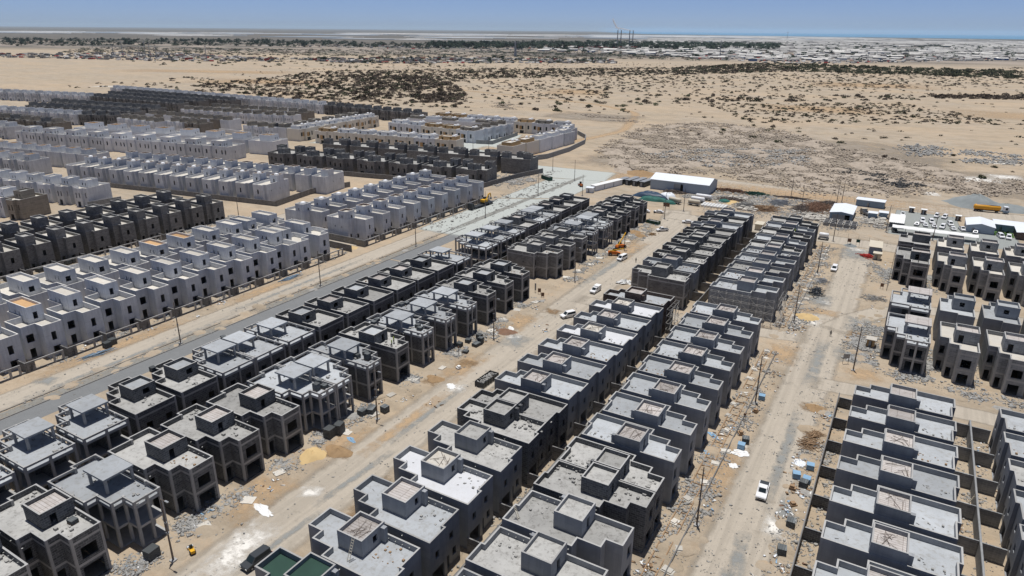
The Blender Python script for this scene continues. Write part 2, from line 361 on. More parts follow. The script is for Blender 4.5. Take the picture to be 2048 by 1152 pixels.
# long tracks between the rows
strip('road', [(-167.5, 20), (-168, 120), (-168.5, 230)], 10, M['track'])
strip('road', [(-81, -20), (-81.5, 60), (-82, 160), (-82.5, 230), (-84.5, 300), (-92, 318)], 15, M['track'])
strip('road', [(-13, 20), (-12.5, 110), (-11.5, 180), (-10.5, 230), (-10.5, 292)], 13, M['track'])
strip('road', [(-11, 200), (-4, 228), (12, 237), (60, 239)], 9, M['track'])
strip('road', [(-12, 165), (0, 168), (14, 167), (60, 169)], 8, M['track'])
strip('road', [(-85, 186), (-62, 185), (-30, 187), (-14, 192)], 8, M['track'])
strip('road', [(-95, 305), (-70, 303), (-30, 302), (30, 300)], 15, M['track'])
strip('road', [(-150, 393), (-90, 392), (-30, 386), (60, 384), (200, 380)], 22, M['track'])
strip('road', [(-215, 388), (-232, 440), (-215, 560), (-255, 700), (-330, 760), (-600, 840)], 14, M['ochre'])
strip('road', [(-240, 186), (-300, 190), (-420, 176)], 12, M['track'])
strip('road', [(-240, 60), (-240, 186), (-238, 300)], 12, M['track'])
strip('road', [(-180, 189), (-240, 189)], 12, M['track'])
sheet('asphalt_lane', [(-159.6, 20), (-153.2, 20), (-153.2, 186), (-159.6, 186)], M['asphalt'])
sheet('asphalt_lane', [(-159.8, 186), (-153.4, 186), (-153.6, 236), (-160, 236)], M['asphalt'])
sheet('road', [(-177, 222), (-147, 222), (-146, 310), (-177.5, 292)], M['palecrete'])
sheet('road', [(-177.5, 290), (-146, 308), (-148, 362), (-178, 352)], M['palecrete'])
sheet('road', [(-182, 350), (-146, 358), (-149, 386), (-207, 382)], M['palecrete'])
sheet('road', [(-297, 425), (-255, 390), (-240, 396), (-278, 500)], M['palecrete'])
sheet('road', [(-392, 366), (-262, 412), (-266, 428), (-396, 392)], M['palecrete'])
for x_ in (-163.3, -159.75):
    mb_ = MB(); mb_.box(x_ - .12, 20, 0, x_ + .12, 236, .16); struct(link('kerb', mb_.mesh('kerb', M['darkgrey'])))
sheet('median', [(-165, 225), (-161, 225), (-161.5, 374), (-165, 374)], M['vergestone'])
for (y0, y1) in ((20, 120), (120, 222)): sheet('median', [(-163.1, y0), (-159.9, y0), (-159.9, y1), (-163.1, y1)], M['vergestone'])
sheet('median', [(-150, 235), (-144, 235), (-146, 300), (-150.5, 300)], M['vergestone'])
sheet('gravel_lot', [(-3, 324), (46, 322), (46, 346), (-3, 346)], M['lot'])
sheet('gravel_lot', [(-2, 345), (26, 345), (24, 372), (-1, 374)], M['lot'])
sheet('track_bed', [(-120, 358), (50, 378), (60, 402), (-150, 398)], M['ochre'])
# patches
PT = [('powder', -83, 55, 5, 10, 0.2), ('powder', -160.5 - 8, 54, 4, 4, 0), ('powder', -8.2, 106, 3.2, 4.2, 0), ('powder', -18, 206, 6, 7, 0.2), ('powder', -11, 291, 6, 5, 0),
      ('powder', -84, 72, 3.2, 2.2, 0.5), ('powder', -15, 224, 3, 3, 0), ('powder', -86, 150, 3, 3, 0), ('powder', -19, 128, 2.6, 3, 0), ('powder', -83, 118, 3, 3, .4),
      ('powder', 52, 556, 16, 9, 0.3), ('powder', 36, 480, 22, 16, 0.6), ('powder', 52, 500, 14, 12, 0.2), ('powder', 14, 423, 6, 8, 0), ('powder', -1010, 585, 30, 14, 0.6),
      ('greydust', -11, 130, 1.6, 26, 0), ('greydust', -12, 95, 1.8, 9, 0.1), ('greydust', -12.5, 88, 1.6, 6, 0.1), ('greydust', -11, 178, 2.2, 20, 0), ('greydust', -18, 225, 8, 8, 0), ('greydust', -12, 285, 8, 12, 0), ('greydust', -3, 210, 6, 9, 0),
      ('greydust', -80, 80, 1.2, 14, -0.05), ('greydust', -79, 60, 1.1, 12, -0.05), ('greydust', -82, 105, 1.2, 20, 0), ('greydust', -165, 90, 1.4, 40, 0), ('greydust', -168, 150, 1.4, 40, 0), ('greydust', -86, 225, 2, 40, -0.04),
      ('greydust', -3, 186, 7, 8, 0.2), ('greydust', -7, 112, 3, 6, 0), ('greydust', -84, 148, 5, 6, 0), ('greydust', -170, 70, 4, 3, 0.3),
      ('ochre', -15, 215, 8, 4, 0), ('ochre', -2, 199, 6, 6, 0), ('ochre', 0, 176, 6, 5, 0.4), ('ochre', -92, 66, 7, 10, 0), ('ochre', -91, 88, 5, 9, 0), ('ochre', -88, 128, 5, 12, 0), ('ochre', -90, 160, 6, 9, 0), ('ochre', -84, 100, 2, 20, 0), ('ochre', -5, 128, 3, 5, 0),
      ('ochre', -174, 90, 4, 30, 0), ('ochre', -174, 140, 4, 20, 0), ('ochre', -21, 118, 5, 16, 0), ('ochre', -88, 243, 6, 20, 0), ('ochre', -60, 187, 9, 5, 0), ('ochre', -138, 380, 18, 16, 0.2), ('ochre', -20, 178, 6, 9, 0),
      ('ochre', -100, 850, 90, 60, 0.2), ('ochre', 120, 900, 120, 60, 0), ('ochre', -900, 780, 170, 70, 0.3), ('ochre', -1200, 900, 250, 60, 0.4), ('ochre', -80, 1300, 130, 90, 0.2), ('ochre', -420, 900, 60, 70, 0.3), ('ochre', -262, 420, 14, 14, 0),
      ('brownsoil', -88.5, 84, 4, 3, 0.3), ('brownsoil', -88, 130, 3.5, 3, 0.2), ('brownsoil', -90.5, 118, 3, 3, 0), ('brownsoil', -8.5, 152, 4, 3, 0), ('brownsoil', -85, 172, 4, 3, 0), ('brownsoil', -73.5, 80, 2.5, 4, 0), ('brownsoil', -4, 202, 3, 2.5, 0), ('brownsoil', -73, 70, 2.5, 5, 0)]
for q_ in ((-130, 530, 85, 95, 0.1), (-50, 470, 75, 70, -.1), (-20, 520, 60, 50, 0), (-150, 440, 50, 50, 0), (45, 470, 35, 50, 0), (-60, 560, 90, 60, 0), (-280, 640, 60, 40, 0)): patch('rubble_ground', *q_[:4], M['rubbleground'], q_[4])
NAMES = dict(powder='spilled_powder', greydust='dust_patch', ochre='sand_patch', brownsoil='soil_patch')
for k, x, y, rx, ry, a in PT: patch(NAMES[k], x, y, rx, ry, M[k], a)
# ------------------------------------------------------------------ house builder
def offs(P, t):
    """orthogonal CCW polygon moved inward by t"""
    n = len(P); out = []
    for i in range(n):
        ax, ay = P[i - 1]; bx, by = P[i]; cx, cy = P[(i + 1) % n]
        d1 = (bx - ax, by - ay); d2 = (cx - bx, cy - by)
        l1 = math.hypot(*d1); l2 = math.hypot(*d2)
        n1 = (-d1[1] / l1, d1[0] / l1); n2 = (-d2[1] / l2, d2[0] / l2)
        out.append((bx + (n1[0] + n2[0]) * t, by + (n1[1] + n2[1]) * t))
    return out
def shell(mb, P, z0, zt, fl=None, t=0.25, opens=None, mi=0, cap=None):
    opens = opens or {}; n = len(P)
    for i in range(n):
        (x0, y0), (x1, y1) = P[i], P[(i + 1) % n]; L = math.hypot(x1 - x0, y1 - y0)
        ux, uy = (x1 - x0) / L, (y1 - y0) / L; nx, ny = -uy, ux
        O = [o for o in opens.get(i, []) if o[1] < L - 0.05]
        ss = sorted({0.0, L, *[o[0] for o in O], *[o[1] for o in O]}); zs = sorted({z0, zt, *[o[2] for o in O], *[o[3] for o in O]})
        pt = lambda s_, z, d=0.0: (x0 + ux * s_ + nx * d, y0 + uy * s_ + ny * d, z)
        for a, b in zip(ss, ss[1:]):
            for c, d in zip(zs, zs[1:]):
                if any(o[0] <= a and b <= o[1] and o[2] <= c and d <= o[3] for o in O): continue
                mb.add([pt(a, c), pt(b, c), pt(b, d), pt(a, d)], [(0, 1, 2, 3)], mi)
        for a, b, c, d in O:
            r = 0.3
            mb.add([pt(a, c), pt(b, c), pt(b, d), pt(a, d), pt(a, c, r), pt(b, c, r), pt(b, d, r), pt(a, d, r)],
                   [(0, 4, 5, 1), (1, 5, 6, 2), (2, 6, 7, 3), (3, 7, 4, 0)], mi)
    if fl is not None and fl < zt:
        Q = offs(P, t)
        for i in range(n):
            j = (i + 1) % n
            mb.add([(*Q[i], fl), (*Q[j], fl), (*Q[j], zt), (*Q[i], zt)], [(3, 2, 1, 0)], mi)
            mb.add([(*P[i], zt), (*P[j], zt), (*Q[j], zt), (*Q[i], zt)], [(0, 1, 2, 3)], mi if cap is None else cap)
def floor(mb, P, z, th=0.25, mi=0): mb.prism(P, z - th, z, mi)

PL = {}
PL['C'] = dict(P=[(0, 3.9), (2.7, 3.9), (2.7, 2.0), (6.5, 2.0), (6.5, 0), (18.5, 0), (18.5, 4.2), (17.9, 4.2), (17.9, 8.6), (0, 8.6)], w=8.6, l=18.5,
    O={5: [(1.3, 2.3, 4.9, 6.3), (0.4, 3.4, 0.05, 3.0)], 7: [(1.6, 2.6, 4.9, 6.3), (0.4, 1.4, 0.05, 2.4), (2.3, 3.3, 1.4, 2.9)], 9: [(0.8, 2.4, 4.6, 6.8), (0.8, 3.6, 0.05, 2.8)]},
    T=[(6.5, 11.3, 3.5, 8.55, 11.0, {1: [(2.3, 3.3, 8.9, 10.1)], 3: [(2.2, 3.2, 8.02, 10.1)]})])
PL['L'] = dict(P=[(1, 0), (11.7, 0), (11.7, 2.0), (15.6, 2.0), (15.6, 4.0), (18.4, 4.0), (18.4, 8.7), (0, 8.7), (0, 4.2), (1, 4.2)], w=8.7, l=18.4,
    O={0: [(6.2, 6.7, 5.2, 5.8)], 1: [(0.45, 1.6, 0.05, 2.8), (0.5, 1.5, 4.6, 6.6)], 3: [(0.45, 1.6, 0.05, 2.9)], 5: [(1.1, 3.5, 4.5, 6.6), (0.8, 3.9, 0.05, 3.1)]},
    T=[(6.6, 11.6, 3.7, 8.6, 10.9, {1: [(1.2, 2.2, 8.02, 10.0)]})])
PL['Ls'] = dict(P=[(2.4, 0), (11.7, 0), (11.7, 2.0), (15.6, 2.0), (15.6, 4.0), (18.4, 4.0), (18.4, 8.7), (2.4, 8.7)], w=8.7, l=18.4,
    O={7: [(0.7, 3.6, 0.05, 3.1), (4.8, 7.9, 0.05, 3.0), (1.3, 2.7, 4.6, 6.1), (5.6, 6.9, 4.6, 6.1)]},
    T=[(8.6, 13.5, 3.7, 8.6, 10.9, {3: [(1.4, 2.9, 8.9, 10.2)]})])
PL['T'] = dict(P=[(1, 0), (12.2, 0), (12.2, 1.9), (15.7, 1.9), (15.7, 4.0), (18.4, 4.0), (18.4, 8.2), (0, 8.2), (0, 4.2), (1, 4.2)], w=8.2, l=18.4,
    O={1: [(0.4, 1.5, 0.05, 2.6), (0.4, 1.5, 4.5, 6.7)], 3: [(0.5, 1.6, 0.05, 2.7)], 5: [(0.9, 3.0, 4.4, 6.5), (0.8, 3.0, 0.05, 2.7)], 9: []},
    T=[(6.6, 11.6, 3.0, 8.1, 11.3, {1: [(0.8, 1.9, 8.02, 10.1)], 3: [(2.3, 3.5, 9.1, 10.3)]})])
PL['W'] = dict(fl=7.4, P=[(0, 3.8), (6.7, 3.8), (6.7, 0), (14.5, 0), (14.5, 3.4), (17.9, 3.4), (17.9, 8.2), (0, 8.2)], w=8.2, l=17.9,
    O={3: [(0.8, 2.6, 4.4, 6.6), (0.9, 2.3, 0.05, 2.7)], 5: [(1.7, 2.9, 4.4, 6.7), (1.5, 3.3, 0.7, 2.8)], 2: [(4, 4.5, 5, 5.6)]},
    T=[(0.3, 9.9, 4.2, 8.1, 12.0, {0: [(3.2, 3.8, 8.9, 10.2), (5.2, 5.9, 8.9, 10.2)], 1: [(1.3, 2.4, 8.4, 10.3)]})])
PL['V2'] = dict(fl=7.6, P=[(0, 0), (12.5, 0), (12.5, 2.5), (17.8, 2.5), (17.8, 8.2), (0, 8.2)], w=8.2, l=17.8, O={},
    T=[(3.5, 13.3, 4.0, 8.1, 12.0, {0: [(5.6, 6.2, 8.9, 10.2), (7.4, 8.0, 8.9, 10.2)], 1: [(0.9, 2.4, 8.6, 10.2)]})])
PL['A'] = dict(P=[(0, 0), (11, 0), (11, 3.4), (17.5, 3.4), (17.5, 8.3), (0, 8.3)], w=8.3, l=17.5,
    O={0: [(4, 4.5, 5, 5.7), (7.6, 8.0, 5, 5.7)], 1: [(1.2, 2.2, 0.05, 2.6)], 2: [(1.5, 2.6, 0.9, 2.6)], 3: [(1.9, 2.7, 4.6, 6.4), (0.6, 1.6, 0.05, 2.2), (2.8, 4.0, 0.05, 2.2)]},
    T=[(6.4, 10.9, 0.06, 4.6, 12.0, {0: [(1.6, 2.2, 9.2, 10.2)], 1: [(2.4, 3.2, 8.02, 10.1)]})])
PL['G'] = dict(P=[(0, 0), (14.5, 0), (14.5, 2.2), (16, 2.2), (16, 7.6), (0, 7.6)], w=7.6, l=16,
    O={3: [(2.0, 3.0, 4.6, 6.5), (0.7, 2.1, 0.05, 2.3), (3.3, 4.7, 0.05, 2.3)], 1: [(0.5, 1.5, 0.05, 2.2)]},
    T=[(8.5, 14.2, 0.06, 3.6, 12.2, {0: [(2.2, 2.8, 9.4, 10.4)]})])
PL['X'] = dict(P=[(0, 0), (16.6, 0), (16.6, 1.2), (18, 1.2), (18, 6.9), (16.6, 6.9), (16.6, 8.2), (0, 8.2)], w=8.2, l=18,
    O={3: [(2.3, 3.2, 4.4, 6.6), (0.8, 2.0, 0.3, 1.9), (3.2, 4.6, 0.3, 1.9)], 6: [(1.0, 1.4, 5, 5.7)], 7 - 1: [(3.0, 3.5, 5.2, 5.9), (9.5, 10.0, 5.2, 5.9)]},
    T=[(3.3, 8.0, 3.5, 8.1, 12.0, {1: [(1.9, 2.7, 8.02, 10.1)]})])
PL['Y'] = dict(P=[(0, 0), (16, 0), (16, 6), (14.8, 6), (14.8, 13.5), (16, 13.5), (16, 20), (0, 20)], w=20, l=16,
    O={1: [(2.2, 3.4, 4.2, 6.8)], 3: [(3.0, 4.0, 4.2, 6.8)], 5: [(1.0, 2.0, 4.2, 6.8), (3.8, 4.8, 4.2, 6.8)], 6: [(6, 6.7, 4.5, 5.8)]},
    T=[(5, 14, 5.5, 14.5, 12.2, {1: [(1.2, 2.1, 8.6, 10.4), (6.6, 7.5, 8.6, 10.4)], 2: [(1.5, 2.2, 9, 10.4), (3.5, 4.2, 9, 10.4)]})])
PL['D'] = dict(P=[(0, 0), (14.6, 0), (14.6, 6.2), (17, 6.2), (17, 13.3), (14.6, 13.3), (14.6, 18.4), (0, 18.4)], w=18.4, l=17,
    O={1: [(2.2, 3.2, 4.2, 6.4), (2, 4.4, .05, 2.4)], 3: [(1.0, 2.0, 4.2, 6.4), (4.8, 5.8, 4.2, 6.4), (2.6, 4.2, .05, 2.4)], 5: [(1.2, 2.2, 4.2, 6.4)], 6: [(5, 5.6, 4.5, 5.6)]},
    T=[(1.5, 6, .1, 4.6, 12.0, {1: [(1.8, 2.5, 8.1, 10.2)]}), (1.5, 6, 13.6, 18.3, 12.0, {1: [(1.8, 2.5, 8.1, 10.2)]}), (9.6, 13.0, 6.4, 9.7, 11.4, {}), (9.6, 13.0, 10, 13.3, 11.4, {})])
PL['F'] = dict(P=[(0, 0), (12.0, 0), (12.0, 4), (14.4, 4), (14.4, 8.6), (13.0, 8.6), (13.0, 11), (0, 11)], w=11, l=13.8,
    O={1: [(0.6, 1.3, 4.3, 6.7), (2.3, 3.0, 4.3, 6.7), (1, 2.6, .05, 2.6)], 3: [(.8, 1.6, 4.3, 6.7), (2.9, 3.7, 4.3, 6.7), (1.2, 3.2, .05, 2.6)], 5: [(.8, 1.5, 4.3, 6.7)]},
    T=[(2.5, 8.5, 1.0, 6.4, 11.6, {1: [(1.6, 2.4, 8.9, 10.2), (3.6, 4.3, 8.9, 10.2)]})])
VO = {1: [(1.0, 2.2, 3.6, 6.4)], 3: [(1.0, 3.0, 3.4, 6.2), (0.8, 3.2, 0.1, 2.6)], 5: [(0.9, 1.9, 3.4, 6.4)]}
PL['V'] = dict(P=[(0, 0), (12, 0), (12, 3.2), (13.8, 3.2), (13.8, 7.2), (12.4, 7.2), (12.4, 10.6), (0, 10.6)], w=10.6, l=13.8,
    O=VO, T=[(2.5, 9.5, 1.2, 9.4, 11.0, {1: [(1.5, 2.2, 8.9, 10.2), (5.6, 6.3, 8.9, 10.2)]})])
LOOK = dict(bcol=('darkgrey', 'darkgrey', 'roofd', 'roofd', 1), white2=('plaster', 'plaster', 'roofwh', 'roofw', 0),  # walls, tower walls, roof, tower roof, columns?
    plaster=('plaster', 'plaster', 'roof', 'roofg', 0), plasterd=('plaster', 'plaster', 'roofd', 'roofd', 0), dark=('block', 'block', 'roofd', 'roofd', 0), brown=('brownblock', 'brownblock', 'roof', 'roofg', 0),
    green=('plaster', 'plaster', 'roofgreen', 'roofgreen', 0), fill=('block', 'block', 'roofd', 'roofg', 1), fills=('block', 'block', 'roofd', 'roof', 1), tcol=('greyblock', 'greyblock', 'roofw', 'roofg', 1),
    blue=('plaster', 'plaster', 'roof', 'roof', 0), pale=('pale', 'pale', 'roofw', 'roofw', 0), palesand=('pale', 'pale', 'roofw', 'roofo', 0), grey=('darkgrey', 'darkgrey', 'roofw', 'roofd', 0),
    white=('white', 'white', 'roofw', 'roofw', 0), darkg=('darkgrey', 'darkgrey', 'roofd', 'roofd', 0), whiteb=('white', 'brownroof', 'roofw', 'roofw', 0), allb=('brownroof', 'brownroof', 'roofw', 'roofd', 0),
    cream=('cream', 'white', 'roofw', 'roofw', 0), creamt=('cream', 'tanwall', 'roofw', 'roofw', 0), whitev=('white', 'white', 'roofw', 'roofw', 0))
SC = {}
def xf(mb, fx, fy, w, l, sy):
    f = (-1 if fx else 1) * (-1 if fy else 1)
    mb.v = [((l - x) if fx else x, ((w - y) if fy else y) * sy, z) for x, y, z in mb.v]
    if f < 0: mb.f = [tuple(reversed(q)) for q in mb.f]
    return mb
def rng_debris(mb, P, fl, n, seed, s=0.35, x=None):
    r = random.Random(seed); xs = [p[0] for p in P]; ys = [p[1] for p in P]; k = 0
    y_lo = sorted(set(ys))[-2]
    for _ in range(n * 4):
        if k >= n: break
        px = r.uniform(min(xs) + .6, max(xs) - .6); py = r.uniform(min(4.2, max(ys) * .5), max(ys) - .5); q = s * r.uniform(.4, 1.3)
        mb.box(px, py, fl + .003, px + q * r.uniform(.6, 1.6), py + q, fl + q * r.uniform(.3, .9)); k += 1
def house_spec(plan, look, fx=False, fy=False, sy=1.0, extra=()):
    key = (plan, look, fx, fy, sy, tuple(extra))
    if key in SC: return SC[key]
    D = PL[plan]; P = D['P']; wm, tm, rm, trm, cols = LOOK[look]; w, l = D['w'], D['l']; FL, TOP = D.get('fl', 8.0), 9.0
    X = lambda mb: xf(mb, fx, fy, w, l, sy)
    spec = []
    if 'lowpar' in extra: TOP = 8.6
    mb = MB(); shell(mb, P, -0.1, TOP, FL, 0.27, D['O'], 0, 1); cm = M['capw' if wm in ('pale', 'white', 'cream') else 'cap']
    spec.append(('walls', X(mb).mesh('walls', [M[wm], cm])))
    mb = MB(); floor(mb, offs(P, 0.2), FL, 0.2); spec.append(('roof', X(mb).mesh('roof', M[rm])))
    for q, (x0, x1, y0, y1, zt, O) in enumerate(D['T']):
        Q = [(x0, y0), (x1, y0), (x1, y1), (x0, y1)]
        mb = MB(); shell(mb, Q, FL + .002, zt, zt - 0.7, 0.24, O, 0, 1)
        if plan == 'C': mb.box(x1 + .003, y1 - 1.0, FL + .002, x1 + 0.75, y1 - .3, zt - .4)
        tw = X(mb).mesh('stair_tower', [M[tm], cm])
        mb = MB(); floor(mb, offs(Q, 0.15), zt - 0.7, 0.15)
        k = [('tower_roof', X(mb).mesh('tower_roof', M[trm]))]
        if 'tank' in extra:
            mb = MB(); mb.lathe((x0 + x1) / 2, (y0 + y1) / 2, [(1.1, zt - .69), (1.15, zt - .1), (0.95, zt + .35), (0.5, zt + .6), (0.02, zt + .66)], 12)
            k.append(('water_tank', X(mb).mesh('water_tank', M['tank'])))
        if 'rebar' in extra:
            mb = MB(); r = random.Random(hash_(key))
            for _ in range(9):
                a = (r.uniform(x0 + .4, x1 - .4), r.uniform(y0 + .4, y1 - .4)); b = (r.uniform(x0 + .4, x1 - .4), r.uniform(y0 + .4, y1 - .4))
                mb.tube((*a, zt - .64), (*b, zt - .58 + r.random() * .25), .035, 4)
            k.append(('rebar', X(mb).mesh('rebar', M['pole'])))
        if 'ring' in extra:
            mb = MB(); Q2 = offs(Q, .3)
            for i in range(4):
                (ax, ay), (bx, by) = Q2[i], Q2[(i + 1) % 4]; mb.tube((ax, ay, zt - .2), (bx, by, zt - .2), .22, 4)
            k.append(('timber_edge', X(mb).mesh('timber_edge', M['rust'])))
        if 'slats' in extra:
            mb = MB(); nn = 4
            for i in range(nn):
                yy = y0 + .5 + (y1 - y0 - 1) * i / (nn - 1); mb.box(x0 + .3, yy - .18, zt - .69, x1 - .3, yy + .18, zt - .3)
            k.append(('timber_formwork', X(mb).mesh('timber_formwork', M['roofo'])))
        spec.append(('stair_tower', tw, k))
    if plan == 'C' or plan == 'L':
        mb = MB(); r = random.Random(5)
        for i in range(4):
            mb.tube((12.2 + i * 1.3, w - .25, 8.5), (12.2 + i * 1.3, w - .5, 8.5), .04, 5)
        for i in range(3): mb.tube((7 + i * 3.2, .0, 8.35), (7 + i * 3.2, -.25, 8.35), .06, 5)
        spec.append(('drain_pipe', X(mb).mesh('drain_pipe', M['lamp'])))
    if cols:
        A = offs(P, -0.008); B = offs(P, 0.38); n = len(P)
        ring = MB()
        Ao = offs(P, -0.004)
        for za, zb in ((3.5, 3.95), (7.65, 8.05)):
            for i in range(n):
                (ax, ay), (bx, by) = Ao[i], Ao[(i + 1) % n]
                blocked = [o for o in D['O'].get(i, []) if o[2] < zb and o[3] > za]
                if not blocked: ring.add([(ax, ay, za), (bx, by, za), (bx, by, zb), (ax, ay, zb)], [(0, 1, 2, 3)])
        spec.append(('ring_beam', X(ring).mesh('ring_beam', M['conc'])))
        pts = [(A[i], B[i]) for i in range(n)]
        for (a, b) in pts:
            mb = MB(); x0, x1 = sorted((a[0], b[0])); y0, y1 = sorted((a[1], b[1])); mb.box(x0, y0, -.1, x1, y1, TOP + .006)
            spec.append(('column', X(mb).mesh('column', M['conc'])))
    vv = [e_ for e_ in extra if e_[:1] == 'v']
    if vv and 'debris' not in extra:
        mb = MB(); r = random.Random(hash_(vv)); ys_ = 4.3
        for _ in range(7):
            a = (r.uniform(12, 17), r.uniform(ys_, 8)) if r.random() < .6 else (r.uniform(.6, 6), r.uniform(4.4, 8)); q = r.uniform(0, 3.1); l_ = r.uniform(.5, 1.6)
            mb.tube((a[0], a[1], FL + .06), (a[0] + math.cos(q) * l_ * .5, a[1] + math.sin(q) * l_ * .3, FL + .08), .05, 4)
        for _ in range(9):
            a = (r.uniform(11.6, 17.2), r.uniform(4.2, 8)); q = r.uniform(.12, .4); mb.box(a[0], a[1], FL + .002, a[0] + q, a[1] + q, FL + q * r.uniform(.3, .9))
        spec.append(('roof_litter', X(mb).mesh('roof_litter', M['wood'] if vv[0] == 'v1' else M['stoneg']), None, (0, 0, 0), {'kind': 'stuff'}))
    if 'debris' in extra:
        mb = MB(); rng_debris(mb, P, FL, 46, hash_(key), .4)
        spec.append(('roof_debris', X(mb).mesh('roof_debris', M['stoneg']), None, (0, 0, 0), {'kind': 'stuff'}))
    if plan == 'V':
        for i, O in VO.items():
            (x0, y0), (x1, y1) = P[i], P[(i + 1) % len(P)]
            for a, b, c, d in O:
                mb = MB(); mb.add([(x0 - .25, y0 + a, c), (x0 - .25, y0 + b, c), (x0 - .25, y0 + b, d), (x0 - .25, y0 + a, d)], [(0, 1, 2, 3)])
                spec.append(('window', X(mb).mesh('window', M['glass'])))
        mb = MB(); mb.box(13.8, 4.0, 3.35, 14.4, 5.2, 6.25); spec.append(('window_screen', X(mb).mesh('window_screen', M['tanwall'])))
        mb = MB(); mb.box(12.0, 2.3, 3.5, 12.35, 3.1, 6.5); spec.append(('window_screen', X(mb).mesh('window_screen', M['tanwall'])))
        for q in range(2):
            mb = MB(); cx, cy = 4 + q * 3.4, 8.0; mb.lathe(cx, cy, [(.8, 10.3), (.85, 11.3), (.6, 11.75), (.02, 11.9)], 10); spec.append(('water_tank', X(mb).mesh('water_tank', M['tank'])))
    SC[key] = spec; return spec
def hash_(k): return sum(ord(c) * (i + 7) for i, c in enumerate(str(k))) % 9973
def frame_spec(plan, fx, fy, sy=1.0, level=0, slabmat='roof'):
    """unfinished concrete frame. level 0 open, 1 with block infill up to the roof slab"""
    key = ('frame', plan, fx, fy, sy, level, slabmat)
    if key in SC: return SC[key]
    D = PL[plan]; P = D['P']; w, l = D['w'], D['l']; X = lambda mb: xf(mb, fx, fy, w, l, sy); spec = []
    for z, th in ((0.2, 0.3), (4.1, 0.45), (8.0, 0.5)):
        mb = MB(); floor(mb, offs(P, 0.06), z, th); spec.append(('roof_slab' if z > 7 else 'floor_slab', X(mb).mesh('floor_slab', M['roof'] if z > 7 else M['conc'])))
    n = len(P); A = offs(P, -0.01); B = offs(P, 0.42); pts = [(A[i], B[i]) for i in range(n)]
    for i in range(n):
        (x0, y0), (x1, y1) = P[i], P[(i + 1) % n]; L = math.hypot(x1 - x0, y1 - y0); k = int(L // 4.6)
        ux, uy = (x1 - x0) / L, (y1 - y0) / L; nx, ny = -uy, ux
        for q in range(1, k + 1):
            s_ = L * q / (k + 1); cx, cy = x0 + ux * s_, y0 + uy * s_
            pts.append(((cx - ux * .2 - nx * .01, cy - uy * .2 - ny * .01), (cx + ux * .2 + nx * .42, cy + uy * .2 + ny * .42)))
    for a, b in pts:
        mb = MB(); x0, x1 = sorted((a[0], b[0])); y0, y1 = sorted((a[1], b[1])); mb.box(x0, y0, -.1, x1, y1, 9.02); spec.append(('column', X(mb).mesh('column', M['conc'])))
    mb = MB()
    for i in range(n):
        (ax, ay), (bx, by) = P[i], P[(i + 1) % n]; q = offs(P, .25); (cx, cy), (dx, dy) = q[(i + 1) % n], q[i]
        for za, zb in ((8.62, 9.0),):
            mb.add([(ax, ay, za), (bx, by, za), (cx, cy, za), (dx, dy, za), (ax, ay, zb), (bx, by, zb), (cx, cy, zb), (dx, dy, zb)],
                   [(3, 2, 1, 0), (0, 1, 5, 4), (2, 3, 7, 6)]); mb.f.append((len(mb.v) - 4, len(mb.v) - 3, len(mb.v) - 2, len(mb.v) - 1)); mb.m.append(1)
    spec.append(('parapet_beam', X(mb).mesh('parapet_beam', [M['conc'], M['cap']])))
    x0, x1, y0, y1, zt, _ = D['T'][0]
    mb = MB(); mb.box(x0 - .5, y0 - .3, 10.75, x1 + .3, y1 - .05, 11.1); spec.append(('stair_slab', X(mb).mesh('stair_slab', M[slabmat])))
    for cx in (x0, x1 - .4):
        for cy in (y0, y1 - .5): mb = MB(); mb.box(cx, cy, 8.002, cx + .4, cy + .4, 10.75); spec.append(('column', X(mb).mesh('column', M['conc'])))
    mb = MB(); Q = offs(P, .12)
    if level:
        O = {k_: list(v_) for k_, v_ in D['O'].items()}
        O.setdefault(0, []); O[0] = [(4.9, 8.8, 4.4, 6.8)]
        if level > 1: O[2] = [(0.5, 3.2, 4.4, 6.8)]; O[4] = [(0.5, 2.3, 0.2, 3.0)]
        shell(mb, Q, 0.0, 8.0, None, .2, O)
    else:
        # a few infill walls only
        mb.box(2.6, 8.2, .2, 9, 8.4, 3.6); mb.box(6.4, 3.0, 4.1, 6.6, 8.2, 7.5); mb.box(9.0, 4.2, .2, 9.2, 8.2, 3.6); mb.box(3.2, 4.0, 4.1, 9.4, 4.2, 7.5); mb.box(11.9, 4.4, 4.1, 12.1, 8.0, 7.5)
    spec.append(('infill_wall', X(mb).mesh('infill_wall', M['block'])))
    mb = MB(); rng_debris(mb, P, 8.0, 24, hash_(key), .35); spec.append(('roof_debris', X(mb).mesh('roof_debris', M['stoneg']), None, (0, 0, 0), {'kind': 'stuff'}))
    SC[key] = spec; return spec
NH = [0]
def put(spec, x, y, rz, label, cat='house', name=None, group=None):
    w_ = label.lower()
    if name is None:
        name = 'concrete_frame_house' if 'frame' in w_ else 'villa' if 'villa' in w_ else 'pale_house' if w_.startswith('pale') else 'grey_tower_house' if 'tall' in w_ else 'block_house' if 'dark block' in w_ else \
            'rendered_house' if 'render' in w_ or 'blockwork' in w_ or 'brown block' in w_ else 'terrace_house' if 'terrace' in w_ or 'row' in w_ else 'concrete_house'
    return inst(name, spec, (x, y, 0), rad(rz), label, cat, group)

